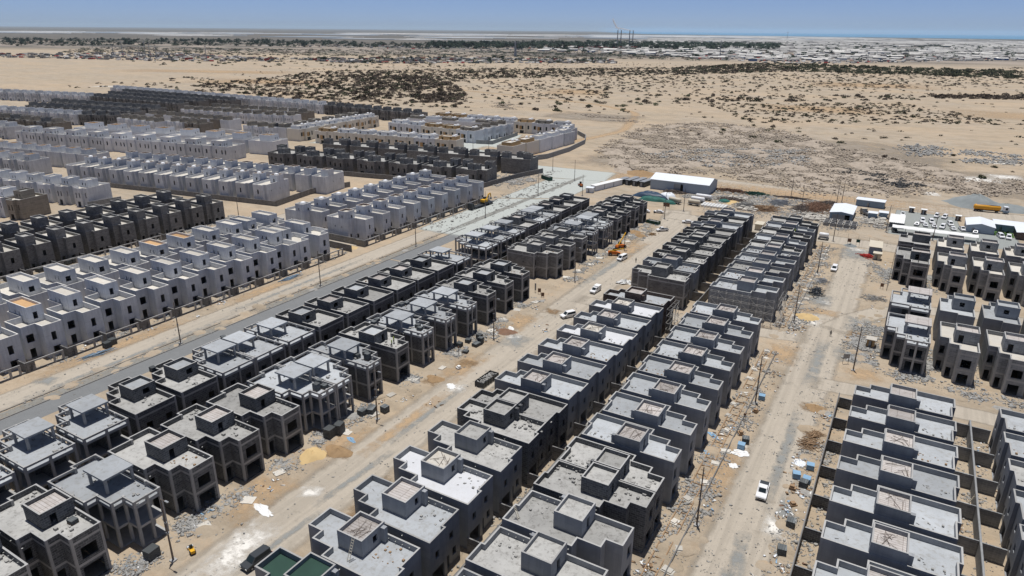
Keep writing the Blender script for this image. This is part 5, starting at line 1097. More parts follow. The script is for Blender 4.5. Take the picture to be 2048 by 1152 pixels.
# trench lattice and kerb wall in front of the right-middle rows
for a, b, lab in ((50, 178, 'near'), (196, 292, 'far')):
    mb = MB(); mb.box(-21.25, a, -.1, -21.05, b, .4); tag(link('trench_wall', mb.mesh('trench_wall', M['darkgrey'])), f'low dark foundation wall along the {lab} part of the right road', 'wall')
    root = link('foundation_frame', None); tag(root, f'ladder-like timber foundation frame beside the {lab} part of the right road', 'foundation')
    for x in (-24.4, -22.4): mb = MB(); mb.box(x, a, -.05, x + .18, b, .22); link('rail', mb.mesh('rail', M['wood']), root)
    for i in range(int((b - a) / 3.2)): mb = MB(); mb.box(-24.3, a + i * 3.2, 0, -22.2, a + i * 3.2 + .14, .2); link('rung', mb.mesh('rung', M['wood']), root)
for i in range(34):
    y = 66 + i * 6.6 + R.uniform(-1, 1)
    if 178 < y < 196: continue
    mb = MB(); w_ = R.uniform(1.1, 2.2); mb.box(-w_ / 2, -.8, 0, w_ / 2, .8, .16); mb.box(-w_ / 2 + .1, -.6, .16, w_ / 2 - .3, .5, .34)
    l_ = 'pale concrete slab lying beside the right road trench'; tag(link('concrete_slab', mb.mesh('concrete_slab', M['roofw']), None, (-23 + R.uniform(-1.6, 2.6), y, 0), R.uniform(-.4, .4)), l_, 'slab', l_)
for i in range(30):
    mb = MB(); w_ = R.uniform(1.2, 2.6); mb.box(-w_ / 2, -1, 0, w_ / 2, 1, .14); l_ = 'pale concrete slab lying in front of the left-middle rows'
    y = 30 + i * 8.6
    if 182 < y < 196: continue
    tag(link('concrete_slab', mb.mesh('concrete_slab', M['roofw']), None, (-94 + R.uniform(-1.5, 2.2), y, .03), R.uniform(-.5, .9)), l_, 'slab', l_)
# pipes, steel, timber: heaps whose pieces nobody could count
def heap(name, x, y, rx, ry, n, L_, r_, mat, lab, ang=0.0, h=.8, spread=.35):
    mb = MB(); r = random.Random(int(x * 3 + y))
    for _ in range(n):
        u, v = r.gauss(0, .42), r.gauss(0, .42); a = ang + r.gauss(0, spread); l2 = L_ * r.uniform(.5, 1.1) / 2; z = max(.05, h * (1 - u * u - v * v)) * r.random()
        px, py = u * rx, v * ry; mb.tube((px - math.cos(a) * l2, py - math.sin(a) * l2, z + r.uniform(0, .2)), (px + math.cos(a) * l2, py + math.sin(a) * l2, z + r.uniform(0, .3)), r_, 4)
    return tag(link(name, mb.mesh(name, mat), None, (x, y, 0)), lab, 'material pile', kind='stuff')
heap('steel_bar_pile', -34, 356, 8, 15, 500, 6, .09, M['rust'], 'long rusty steel bars piled in the yard left of the open shed', 1.2, 1.4)
heap('steel_bar_pile', -31, 368, 4, 5, 160, 5, .1, M['pole'], 'dark steel bar pile behind the rusty bars', .9, 1.4)
heap('timber_pile', -56, 340, 7, 7, 260, 5, .12, M['wood'], 'brown timber and pipe pile in the middle yard', .9, 1.2)
heap('pipe_pile', -52, 357, 4, 6, 120, 5, .16, M['metal'], 'grey pipe pile at the back of the middle yard', .3, 1.4)
heap('timber_pile', -66, 343, 5, 7, 220, 4, .12, M['stone'], 'pale mixed scrap pile left of the timber', .5, 1.0, 1.5)
heap('scrap_pile', -80, 371, 11, 4, 260, 3, .15, M['rust'], 'rusty brown scrap heap behind the sack rows', .2, 1.4, 1.5)
heap('scrap_pile', -66, 371, 8, 4, 160, 3, .15, M['greendark'], 'dark green scrap heap behind the sack rows', .2, 1.2, 1.5)
heap('scrap_pile', -74, 350, 9, 5, 260, 3, .14, M['pole'], 'dark scrap heap beside the sand patch in the yard', .2, 1.2, 1.5)
heap('scrap_pile', -104, 352, 7, 2.5, 160, 3, .16, M['pole'], 'brown scrap heap along the foot of the white warehouse', 0, 1.2, 1.5)
heap('scrap_pile', -48, 371.5, 9, 1.2, 90, 6, .14, M['pole'], 'dark timber line at the back fence', 0, .8, .2)
heap('pipe_pile', -7.2, 283.5, 2.4, 2.4, 120, 2.4, .12, M['red'], 'red props pile beside the grey guard cabin', .3, .8, .8)
heap('pipe_pile', -173.3, 84.3, 1.2, 3.4, 26, 5, .09, M['bluegrey'], 'near bundle of blue-grey pipes beside the pale row fence', 1.5, .3, .1)
heap('pipe_pile', -175.2, 151.5, 1.4, 3.4, 40, 5, .1, M['bluegrey'], 'far bundle of blue-grey pipes beside the pale row fence', 1.5, .4, .06)
heap('rod_pile', -6.5, 140, 1.6, 2.6, 60, 2.8, .06, M['wood'], 'upper heap of bent brown rods by the right road', .6, .5, .5)
heap('rod_pile', -6.9, 136, 1.8, 2.2, 60, 2.8, .06, M['wood'], 'lower heap of bent brown rods by the right road', .3, .5, .5)
heap('scrap_pile', -18.5, 232, 2.4, 6, 110, 2, .1, M['cardark'], 'dark scrap heap left of the right road, above the sand heap', .5, .6, 1.5)
heap('scrap_pile', -18.2, 244, 2, 4, 70, 1.6, .1, M['metal'], 'grey scrap heap left of the right road near the parked pickup', .5, .6, 1.5)
heap('scrap_pile', -1.5, 236, 4, 4, 90, 2, .08, M['stone'], 'pale scrap scattered around the fence corner', .5, .3, 1.5)
heap('scrap_pile', -87.5, 269, 1.5, 2, 50, 1.6, .1, M['mound'], 'small brown scrap heap near the far middle road', .5, .5, 1.5)
def crumple(name, x, y, rx, ry, mat, lab, h=.25):
    r = random.Random(int(x * 11 + y * 5)); n = 7; vs = []
    for j in range(n + 1):
        for i in range(n + 1):
            u, v = i / n * 2 - 1, j / n * 2 - 1; vs.append((u * rx * (1 - .6 * abs(v) * r.uniform(0, 1)) + r.uniform(-.16, .16) * rx, v * ry * (1 - .6 * abs(u) * r.uniform(0, 1)) + r.uniform(-.16, .16) * ry, .03 + r.random() * h * (1 - .5 * (u * u + v * v))))
    fs = [(j * (n + 1) + i, j * (n + 1) + i + 1, (j + 1) * (n + 1) + i + 1, (j + 1) * (n + 1) + i) for j in range(n) for i in range(n)]
    mb = MB(); mb.add(vs, fs); tag(link(name, mb.mesh(name, mat), None, (x, y, 0), r.uniform(0, 3)), lab, 'plastic sheet')
crumple('plastic_sheet', -87.6, 64.0, 1.0, 2.8, M['sack'], 'white plastic sheet crumpled on sand by the lower middle road')
crumple('plastic_sheet', -89.4, 88.6, .6, 1.6, M['blue'], 'bright blue plastic sheet beside the soil heap')
crumple('plastic_sheet', -18.6, 125.4, 1.8, 1.4, M['sack'], 'white plastic sheets below the blue wrapped pallet')
crumple('plastic_sheet', -18.8, 120.3, 1.0, .9, M['sack'], 'white plastic scrap further down the right road')
crumple('plastic_sheet', -25.0, 129.0, .7, 1.8, M['blue'], 'blue plastic scraps on the trench slabs')
crumple('plastic_sheet', -24.6, 122.5, .7, 1.3, M['blue'], 'second blue plastic scrap on the trench slabs')
crumple('plastic_sheet', -7.6, 128.0, 1.2, 1.4, M['sheet'], 'pale green-white panels lying by the right road')
crumple('plastic_sheet', -96.6, 173.5, 1.6, 1.4, M['sack'], 'white sheet at the corner of the last near left-middle house')
crumple('plastic_sheet', -89.6, 154.6, 1.8, .8, M['sack'], 'white litter beyond the orange-brown brush heap')
crumple('plastic_sheet', -84.8, 118, 1.6, 1.0, M['sack'], 'pale litter in the sand of the middle road')
crumple('plastic_sheet', -75.9, 207, 1.6, 2.6, M['sack'], 'white sheet hung at the corner of the far rendered row', 1.6)
crumple('rubbish_bag', -173.0, 114.1, .6, .5, M['sack'], 'black and white rubbish bag on the left road', .6)
for i, (x, y, m_) in enumerate([(-7.5, 118.6, 'wood'), (-6.6, 113.5, 'wood'), (-19.4, 143.5, 'wood'), (-20.2, 132.5, 'wood'), (-88.4, 126.4, 'sack')]):
    mb = MB(); mb.box(-.6, -.5, 0, .6, .5, .5); mb.box(-.5, -.4, .5, .3, .3, .9); tag(link('timber_crate', mb.mesh('timber_crate', M[m_]), None, (x, y, 0), i * .7), f'{ORD[i]} small crate lying on the road verges, counted from the near right', 'crate')

# ------------------------------------------------------------------ vehicles
def wheels(sp, xs, ys, r_, w_=.24):
    for x in xs:
        for y in ys:
            mb = MB(); mb.tube((x - w_ / 2, y, r_), (x + w_ / 2, y, r_), r_, 12); m2 = MB(); m2.tube((x - w_ / 2 - .01, y, r_), (x + w_ / 2 + .01, y, r_), r_ * .55, 8)
            sp.append(('wheel', mb.mesh('wheel', M['rubber']), [('rim', m2.mesh('rim', M['metal']))]))
def frustum(mb, x, y0, y1, z0, x2, y2, y3, z1):
    return mb.add([(-x, y0, z0), (x, y0, z0), (x, y1, z0), (-x, y1, z0), (-x2, y2, z1), (x2, y2, z1), (x2, y3, z1), (-x2, y3, z1)], [(0, 3, 2, 1), (4, 5, 6, 7), (0, 1, 5, 4), (1, 2, 6, 5), (2, 3, 7, 6), (3, 0, 4, 7)])
def car_spec(kind, paint='carwhite'):
    key = ('car', kind, paint)
    if key in SC: return SC[key]
    L_, Wd, bz, zt, c0, c1, r0, r1_ = dict(pickup=(5.3, .92, 1.05, 1.78, -.55, 1.35, -.4, .75), suv=(4.9, .95, 1.05, 1.85, -2.3, 1.3, -2.1, .6), van=(5.2, .93, 1.1, 2.0, -2.45, 1.9, -2.35, 1.2), sedan=(4.7, .9, .88, 1.42, -1.75, 1.15, -1.1, .45), canopy=(5.2, .92, 1.05, 1.85, -.1, 1.4, 0, .85))[kind]
    h = L_ / 2; mb = MB()
    mb.xprism([(-h, .45), (-h + .1, .3), (h - .12, .3), (h, .45), (h, .72), (h - .12, .9), (c1 + .15, bz), (c0, bz), (-h + .15, bz - .04), (-h, bz - .2)], -Wd, Wd)
    body = mb
    frustum(body, Wd * .93, c0, c1, bz, Wd * .78, r0, r1_, zt - .03)
    sp = [('body', body.mesh('body', M[paint]))]
    mb = MB(); frustum(mb, Wd * .70, r1_ + .02, c1 + .012, bz + .06, Wd * .66, r1_ - .2, r1_ + .06, zt - .08); sp.append(('windscreen', mb.mesh('windscreen', M['glass'])))
    for s_ in (-1, 1):
        q = Wd * .93; q2 = Wd * .79; mb = MB()
        mb.add([(s_ * (q + .006), c0 + .15, bz + .05), (s_ * (q + .006), c1 - .3, bz + .05), (s_ * (q2 + .012), r1_ - .05, zt - .14), (s_ * (q2 + .012), r0 + .12, zt - .14)], [(0, 1, 2, 3) if s_ > 0 else (3, 2, 1, 0)])
        sp.append(('side_window', mb.mesh('side_window', M['glass'])))
        mb = MB(); mb.box(s_ * .72 - .16, h - .05, .62, s_ * .72 + .16, h + .015, .8); sp.append(('headlight', mb.mesh('headlight', M['lamp'])))
        mb = MB(); mb.box(s_ * .78 - .1, -h - .012, .62, s_ * .78 + .1, -h + .04, .92); sp.append(('taillight', mb.mesh('taillight', M['red'])))
    mb = MB(); mb.box(-Wd * .6, c0 - .012 if kind != 'suv' else c0 - .01, bz + .1, Wd * .6, c0 + .05, zt - .2); sp.append(('rear_window', mb.mesh('rear_window', M['glass'])))
    mb = MB(); mb.box(-.5, h - .02, .48, .5, h + .012, .66); sp.append(('grille', mb.mesh('grille', M['cardark'])))
    if kind == 'pickup': mb = MB(); mb.box(-Wd + .12, -h + .12, bz - .02, Wd - .12, c0 - .1, bz + .012); sp.append(('load_bed', mb.mesh('load_bed', M['cardark'])))
    if kind == 'canopy': mb = MB(); mb.box(-Wd, -h + .05, bz + .01, Wd, c0 - .2, 1.95); sp.append(('load_cover', mb.mesh('load_cover', M['sack'])))
    wheels(sp, (-Wd + .1, Wd - .1), (-h + .95, h - .95), .36); SC[key] = sp; return sp
def car(kind, x, y, rz, lab, paint='carwhite', z=0.03): inst({'pickup': 'pickup_truck', 'canopy': 'pickup_truck', 'suv': 'parked_car', 'van': 'van', 'sedan': 'parked_car'}[kind], car_spec(kind, paint), (x, y, z), rad(rz), lab, 'van' if kind == 'van' else 'pickup' if kind in ('pickup', 'canopy') else 'car')
car('pickup', -12.1, 114.4, 183, 'white pickup with black load bed driving on the lower right road')
car('canopy', -80.8, 194.4, 178, 'white pickup with a white load cover on the middle road')
car('suv', -79.3, 170.8, 150, 'white estate car parked beside the rendered row')
car('van', -85.8, 230.5, 172, 'white van driving on the middle road near the orange machines')
car('pickup', -85.7, 276.4, 135, 'white pickup turning at the far end of the middle road')
car('suv', -16, 259.5, 178, 'white car parked on the upper right road')
car('suv', -78.2, 54.6, 176, 'dark dusty car half hidden by the green-roofed house', 'cardark')
car('sedan', -97.3, 305.6, 100, 'white car beside the junction notice boards'); car('sedan', -103.2, 303.6, 95, 'white car half hidden behind the far left-middle row'); car('sedan', -80.3, 294.9, 110, 'white car half hidden at the far rendered row')
PK = [('suv', 16.0, 367.3, 'leftmost car of the back pair in the grey lot'), ('suv', 19.2, 366.8, 'right car of the back pair in the grey lot'), ('suv', 10.4, 353.4, 'left car of the middle line in the grey lot'), ('suv', 13.9, 353.9, 'second car of the middle line in the grey lot'), ('suv', 21.2, 353.6, 'rightmost car of the middle line in the grey lot'),
      ('sedan', 8.4, 346.0, 'first car from left in the front line'), ('sedan', 11.6, 346.3, 'second car from left in the front line'), ('sedan', 15.0, 346.3, 'third car from left in the front line'), ('suv', 18.2, 346.4, 'fourth car from left in the front line'), ('sedan', 22.2, 345.6, 'fifth car from left in the front line'),
      ('pickup', 25.6, 347.0, 'white pickup beside the office corner'), ('sedan', 30.4, 344.4, 'white car in front of the office gable'), ('suv', 39.3, 342.4, 'left car beside the green planting'), ('suv', 42.0, 341.6, 'right car beside the green planting'), ('pickup', 2.2, 362.4, 'white pickup behind the big carport'), ('sedan', 0.3, 329.0, 'dark car under the left end of long carport')]
for i, (k_, x, y, l_) in enumerate(PK): car(k_, x, y, 180 + R.uniform(-14, 14), l_, 'cardark' if 'dark' in l_ else 'carwhite', .02)

def truck_cab(sp, y, mat, w_=1.25, h=3.0):
    mb = MB(); mb.xprism([(y, .7), (y + 2.2, .7), (y + 2.35, 1.6), (y + 1.9, h), (y + .05, h + .1)], -w_, w_); sp.append(('cab', mb.mesh('cab', M[mat])))
    mb = MB(); mb.add([(-w_ * .88, y + 2.33, 1.75), (w_ * .88, y + 2.33, 1.75), (w_ * .85, y + 2.0, h - .25), (-w_ * .85, y + 2.0, h - .25)], [(0, 1, 2, 3)]); mb.v = [(a, b + .03, c) for a, b, c in mb.v]; sp.append(('windscreen', mb.mesh('windscreen', M['glass'])))
    for s_ in (-1, 1): mb = MB(); mb.box(s_ * w_ - .012, y + .7, 1.8, s_ * w_ + .012, y + 1.7, h - .4); sp.append(('side_window', mb.mesh('side_window', M['glass'])))
sp = []; truck_cab(sp, 4.6, 'sheet', 1.25, 3.3); mb = MB(); mb.box(-1.26, 4.5, .6, 1.26, 7.0, 1.5); sp.append(('bumper', mb.mesh('bumper', M['bluegrey'])))
mb = MB(); k_ = 14; prof = [(-7.4, .9), (-6.8, 1.25), (-3, 1.3), (0, 1.15), (3, 1.2), (3.6, .8)]; vs = []
for (y, r_) in prof: vs += [(r_ * math.cos(6.283 * i / k_), y, 2.25 + r_ * math.sin(6.283 * i / k_)) for i in range(k_)]
fs = [(j * k_ + i, (j + 1) * k_ + i, (j + 1) * k_ + (i + 1) % k_, j * k_ + (i + 1) % k_) for j in range(5) for i in range(k_)] + [tuple(range(k_)), tuple(range(6 * k_ - 1, 5 * k_ - 1, -1))]
mb.add(vs, fs); sp.append(('tank', mb.mesh('tank', M['tanky'], True))); mb = MB(); mb.box(-.5, -7, .75, .5, 6, 1.05); sp.append(('chassis', mb.mesh('chassis', M['cardark'])))
mb = MB(); mb.box(-.5, -6.4, 3.5, .5, 3, 3.56); sp.append(('walkway', mb.mesh('walkway', M['metal']))); wheels(sp, (-1.0, 1.0), (-6.4, -5.2, -4.0, 2.2, 5.9), .5, .5)
inst('tanker_truck', sp, (38.6, 392.2, 0), rad(-84), 'ochre tanker truck with white cab before the gravel heap', 'truck')
# low loader carrying an excavator
sp = []; truck_cab(sp, -9.4, 'cardark', 1.25, 3.1); sp2 = []
mb = MB(); mb.box(-1.3, -6.6, .9, 1.3, 8.5, 1.15); sp.append(('deck', mb.mesh('deck', M['cardark']))); wheels(sp, (-1.05, 1.05), (-8.6, -6.4, -5.2, 4.8, 6.0, 7.2), .48, .45)
for q in sp[:4]: pass
inst('low_loader', sp, (-174.6, 272.0, 0), rad(-4), 'dark low-loader truck parked on the left road', 'truck')
def excavator(x, y, z, rz, lab, mat='yellow'):
    sp = []
    for s_ in (-1, 1): mb = MB(); mb.xprism([(-1.7, .1), (1.7, .1), (1.95, .45), (1.7, .8), (-1.7, .8), (-1.95, .45)], s_ * 1.1 - .28, s_ * 1.1 + .28); sp.append(('track', mb.mesh('track', M['cardark'])))
    mb = MB(); mb.box(-1.15, -2.1, .85, 1.15, 1.2, 2.0); sp.append(('house', mb.mesh('house', M[mat]))); mb = MB(); frustum(mb, .5, 0, 1.4, 2.0, .42, .1, 1.2, 2.9); mb.v = [(a - .6, b, c) for a, b, c in mb.v]; sp.append(('cab', mb.mesh('cab', M['glass'])))
    mb = MB(); mb.xprism([(1.0, 1.5), (1.5, 1.3), (3.4, 3.6), (4.6, 3.9), (4.5, 4.3), (3.0, 4.1)], -.2, .2); sp.append(('boom', mb.mesh('boom', M[mat]))); mb = MB(); mb.xprism([(4.3, 4.4), (4.9, 4.1), (5.4, 1.9), (5.1, 1.8)], -.16, .16); sp.append(('stick', mb.mesh('stick', M[mat])))
    mb = MB(); mb.xprism([(5.0, 1.9), (5.5, 1.9), (5.4, 1.1), (4.6, 1.1)], -.5, .5); sp.append(('bucket', mb.mesh('bucket', M['metal']))); inst('excavator', sp, (x, y, z), rad(rz), lab, 'excavator')
excavator(-174.4, 274.5, 1.15, -4, 'yellow excavator loaded on the dark low loader')
def telehandler(x, y, rz, lab, up):
    sp = []; mb = MB(); mb.xprism([(-2.3, .6), (2.2, .6), (2.3, 1.1), (1.0, 1.5), (-2.1, 1.7), (-2.4, 1.2)], -.75, .75); sp.append(('body', mb.mesh('body', M['orange']))); mb = MB(); frustum(mb, .38, -.8, .9, 1.3, .33, -.6, .6, 2.5); mb.v = [(a - .6, b, c) for a, b, c in mb.v]; sp.append(('cab', mb.mesh('cab', M['glass'])))
    mb = MB(); e = (0.45, 3.6 if not up else 2.0, 3.0 if not up else 6.2); mb.tube((.45, -2.0, 1.7), e, .24, 4); sp.append(('boom', mb.mesh('boom', M['yellow']))); mb = MB(); mb.box(-.1, e[1] - .05, e[2] - 1.0, 1.0, e[1] + .1, e[2] + .2); mb.box(.0, e[1], e[2] - 1.0, .15, e[1] + 1.2, e[2] - .9); mb.box(.75, e[1], e[2] - 1.0, .9, e[1] + 1.2, e[2] - .9); sp.append(('forks', mb.mesh('forks', M['cardark'])))
    wheels(sp, (-.95, .95), (-1.5, 1.6), .6, .4); inst('telehandler', sp, (x, y, 0), rad(rz), lab, 'telehandler')
telehandler(-91.7, 243.8, -20, 'farther orange telehandler with boom raised beside the middle road', True); telehandler(-90.4, 234, -65, 'nearer orange telehandler with lowered boom beside the middle road', False)
def roller(x, y, rz, lab, s_=1.0, mat='orange'):
    sp = []; mb = MB(); mb.tube((-.95, 1.6, .75), (.95, 1.6, .75), .75, 14); sp.append(('front_drum', mb.mesh('front_drum', M['metal']))); mb = MB(); mb.xprism([(-2.2, .6), (.9, .6), (.9, 1.2), (-.3, 1.4), (-2.3, 1.7)], -.7, .7); mb.box(-1.1, .9, .6, 1.1, 1.1, 1.0); sp.append(('body', mb.mesh('body', M[mat])))
    mb = MB(); frustum(mb, .55, -.4, .7, 1.3, .5, -.3, .5, 2.6); sp.append(('cab', mb.mesh('cab', M['glass']))); wheels(sp, (-.75, .75), (-1.4,), .7, .4); inst('road_roller' if s_ == 1 else 'site_mixer', sp, (x, y, 0), rad(rz), lab, 'machine', None, s_)
roller(-153.3, 339.5, 40, 'orange road roller standing on the pale crushed-stone road', 1.0); roller(-89.3, 50.9, 70, 'small yellow site machine on sand by the middle road', .48, 'yellow')
# skips, dump truck, tanks
def skip(x, y, rz, lab, mat, L_=6.5, w_=2.4, h=1.5):
    root = link('rubble_skip', None, None, (x, y, 0), rad(rz)); tag(root, lab, 'skip'); mb = MB(); P_s = [(-w_ / 2, -L_ / 2), (w_ / 2, -L_ / 2), (w_ / 2, L_ / 2), (-w_ / 2, L_ / 2)]
    shell(mb, P_s, .1, h, .4, .08); link('body', mb.mesh('body', mat), root); mb = MB(); [mb.box(s_ * w_ / 2 - (.1 if s_ < 0 else 0), -L_ / 2 + i * L_ / 6, .1, s_ * w_ / 2 + (.1 if s_ > 0 else 0), -L_ / 2 + i * L_ / 6 + .1, h) for i in range(7) for s_ in (-1, 1)]; link('ribs', mb.mesh('ribs', mat), root)
    Pq = [(NR.uniform(-w_ / 2 + .3, w_ / 2 - .3), NR.uniform(-L_ / 2 + .3, L_ / 2 - .3), h - .45 + NR.rand() * .3, .3, .3, .3, NR.rand() * 3) for _ in range(140)]
    o = link('rubble_load', merge('rubble_load', RK, Pq, M['stoneg']), root); o['kind'] = 'stuff'
skip(-78.6, 124.2, -2, 'dark steel skip full of rubble beside the rendered row', M['cardark']); skip(-93, 286, 75, 'dark green skip at the far end of the middle road', M['greendark'], 6, 2.2); skip(-177, 345, 60, 'long dark green skip at the pale road corner', M['greendark'], 8, 2.4, 2.2)
sp = []; truck_cab(sp, 2.2, 'beige', 1.2, 2.8); mb = MB(); shell(mb, [(-1.2, -4), (1.2, -4), (1.2, 2), (-1.2, 2)], 1.0, 1.9, 1.1, .08); floor(mb, [(-1.2, -4), (1.2, -4), (1.2, 2), (-1.2, 2)], 1.1, .1); sp.append(('load_bed', mb.mesh('load_bed', M['metal']))); wheels(sp, (-1, 1), (-3, -1.8, 3.2), .5, .4)
inst('flatbed_truck', sp, (-12.4, 352.5, 0), rad(30), 'grey flatbed truck with empty bed behind the precast boxes', 'truck')
def tanktrailer(x, y, rz, lab, n=1, mat='tank', L_=6):
    sp = []
    for q in range(n):
        c = (q - (n - 1) / 2) * 1.7; mb = MB(); k_ = 12; vs = []
        for (yy, r_) in ((-L_ / 2, .4), (-L_ / 2 + .3, .95), (L_ / 2 - .3, .95), (L_ / 2, .4)): vs += [(c + r_ * math.cos(6.283 * i / k_), yy, 2.0 + r_ * math.sin(6.283 * i / k_)) for i in range(k_)]
        fs = [(j * k_ + i, (j + 1) * k_ + i, (j + 1) * k_ + (i + 1) % k_, j * k_ + (i + 1) % k_) for j in range(3) for i in range(k_)] + [tuple(range(k_)), tuple(range(4 * k_ - 1, 3 * k_ - 1, -1))]
        mb.add(vs, fs); sp.append(('tank', mb.mesh('tank', M[mat], True)))
    mb = MB(); mb.box(-1.2, -L_ / 2, .8, 1.2, L_ / 2, 1.05); sp.append(('chassis', mb.mesh('chassis', M['metal']))); wheels(sp, (-1, 1), (-1.6, 1.6), .45, .35); inst('tank_trailer', sp, (x, y, 0), rad(rz), lab, 'trailer')
tanktrailer(-24.6, 299.5, 90, 'pair of white tanks on a trailer by the upper right road', 1, 'tank', 3.8)
tanktrailer(-96.8, 328.6, 70, 'cream tank trailer at the end of the tarpaulin heap', 1, 'beige', 7); tanktrailer(-87.4, 329.4, 85, 'front cream tank trailer of three in the yard', 1, 'beige', 6); tanktrailer(-87.6, 336.4, 85, 'middle white tank trailer of three in the yard', 1, 'tank', 7); tanktrailer(-86.6, 343.6, 85, 'rear white tank trailer of three in the yard', 1, 'tank', 8)

# ------------------------------------------------------------------ yard buildings
def hall(name, x0, y0, x1, y1, e, rdg, wm, rm, lab, axis='x', door=None, cat='building', rz=0.0, over=.3):
    cx, cy = (x0 + x1) / 2, (y0 + y1) / 2; hx, hy = (x1 - x0) / 2, (y1 - y0) / 2; sp = []; mb = MB()
    shell(mb, [(-hx, -hy), (hx, -hy), (hx, hy), (-hx, hy)], -.1, e, None, .1, {0: [(d0, d1, 0.02, dz) for d0, d1, dz in (door or [])]})
    if rdg > e:
        if axis == 'x': mb.add([(hx, -hy, e), (hx, hy, e), (hx, 0, rdg), (-hx, -hy, e), (-hx, hy, e), (-hx, 0, rdg)], [(0, 1, 2), (5, 4, 3)])
        else: mb.add([(-hx, -hy, e), (hx, -hy, e), (0, -hy, rdg), (-hx, hy, e), (hx, hy, e), (0, hy, rdg)], [(0, 1, 2), (5, 4, 3)])
    sp.append(('walls', mb.mesh('walls', wm))); mb = MB(); o = over; t_ = .12
    if axis == 'x': mb.xprism([(-hy - o, e - .04), (0, rdg), (hy + o, e - .04), (hy + o, e + t_), (0, rdg + t_), (-hy - o, e + t_)], -hx - o, hx + o)
    else:
        mb.xprism([(-hx - o, e - .04), (0, rdg), (hx + o, e - .04), (hx + o, e + t_), (0, rdg + t_), (-hx - o, e + t_)], -hy - o, hy + o); mb.v = [(-b, a, c) if False else (b, a, c) for a, b, c in mb.v]; mb.f = [tuple(reversed(f)) for f in mb.f]
    sp.append(('roof', mb.mesh('roof', rm)))
    for d0, d1, dz in (door or []): mb = MB(); mb.box(-hx + d0, -hy + .12, .02, -hx + d0 + (d1 - d0) * .72, -hy + .2, dz); sp.append(('door', mb.mesh('door', M['metal'])))
    return inst(name, sp, (cx, cy, 0), rad(rz), lab, cat)
hall('warehouse', -118.8, 354.6, -87.2, 371.5, 5.2, 7.4, M['sheetwall'], M['sheet'], 'large white-roofed metal warehouse with grey sliding door', 'x', [(13, 18, 4.2)])
hall('open_shed', -26.8, 337, -17.4, 356, 3.2, 3.9, M['bluegrey'], M['sheet'], 'white-roofed open shed behind the precast boxes', 'y', [(1, 8.4, 2.6)], 'shed')
hall('site_cabin', -18.6, 371.6, -6.2, 377.6, 3.2, 3.35, M['bluegrey'], M['sheet'], 'long blue-grey cabin with white roof at the back fence', 'x', [(5, 6, 2.2)], 'cabin', -3)
hall('guard_cabin', -7.0, 287.6, -2.9, 297, 3.0, 3.15, M['bluegrey'], M['beige'], 'grey-walled guard cabin with flat beige roof', 'x', [], 'cabin', 2)
hall('site_cabin', -4.9, 280.6, -2.4, 283.2, 2.5, 2.6, M['beige'], M['beige'], 'small tan cabin next to the red props', 'x', [(.5, 1.4, 2)], 'cabin')
hall('site_cabin', -52.2, 299.5, -49.2, 305, 2.6, 2.7, M['beige'], M['beige'], 'tan cabin at the end of the far spine wall', 'x', [], 'cabin')
hall('site_toilet', -.8, 194.4, 1.2, 196.6, 2.3, 2.4, M['tanwall'], M['roofw'], 'tan hut standing on rubble beside the frame house', 'x', [(.5, 1.3, 2)], 'hut')
hall('site_cabin', -144.6, 327, -141, 330.4, 2.6, 2.7, M['sheet'], M['sheet'], 'small white cabin at the near end of the cabin row', 'x', [(1, 1.8, 2)], 'cabin', 10)
for i in range(3): hall('site_cabin', -143.4 + i * 2.0, 332.4 + i * 8, -140.2 + i * 2.0, 340 + i * 8, 2.9, 3.0, M['sheet'], M['sack'], f'{["nearest", "middle", "farthest"][i]} long white cabin of the row beside the pale road', 'y', [(1, 1.8, 2)], 'cabin', -14)
for i in range(4): hall('storage_container', -137.6 + i * 4.3, 356.4 - i * .2, -134.9 + i * 4.3, 367.8 - (4 if i == 0 else 0), 2.8, 2.9, M['cardark'], M['metal'], f'{["leftmost", "second", "third", "rightmost"][i]} dark container left of the warehouse', 'y', [(.4, 2.2, 2.4)], 'container', -8)
hall('office', 26.8, 345.2, 37.0, 359, 3.0, 4.2, M['sheetwall'], M['sheet'], 'blue-grey site office with pale gabled roof', 'y', [(2, 3, 2.1)], 'office')
hall('office', 37.2, 353.8, 60, 363, 3.0, 3.4, M['sheetwall'], M['sheet'], 'long office wing joining behind the green planting', 'x', [(2, 3, 2.1)], 'office'); hall('office', 44.6, 342.6, 58, 353.6, 3.0, 3.8, M['brownblock'], M['sheet'], 'office end block with brown wall at far right edge', 'y', [], 'office')
for i, (x, y) in enumerate([(-.8, 341), (-5, 337.6)]): hall('site_cabin', x - 6.5, y + 10, x - 3, y + 14, 2.6, 2.7, M['bluegrey'], M['sheet'], f'{["upper", "lower"][i]} small grey-roofed cabin left of the big carport', 'x', [], 'cabin')
def carport(x0, y0, x1, y1, z, lab, n, z2=None):
    root = link('carport', None, None, (x0, y0, 0)); tag(root, lab, 'carport'); mb = MB(); k_ = 8; w_, d_ = x1 - x0, y1 - y0; vs = []
    for j in range(5):
        for i in range(k_ * 2 + 1): vs.append((w_ * i / (k_ * 2), d_ * j / 4, z + .25 * math.sin(math.pi * j / 4) - .12 * abs(math.sin(math.pi * i / 2 * 1.0)) - (.25 if j in (0, 4) else 0)))
    n2 = k_ * 2 + 1; mb.add(vs, [(j * n2 + i, j * n2 + i + 1, (j + 1) * n2 + i + 1, (j + 1) * n2 + i) for j in range(4) for i in range(k_ * 2)]); link('canopy', mb.mesh('canopy', M['sack']), root)
    for i in range(n + 1):
        for yy in (0.1, d_ - .1): mb = MB(); mb.tube((w_ * i / n, yy, -.1), (w_ * i / n, yy, z - .2), .07, 6); link('post', mb.mesh('post', M['metal']), root)
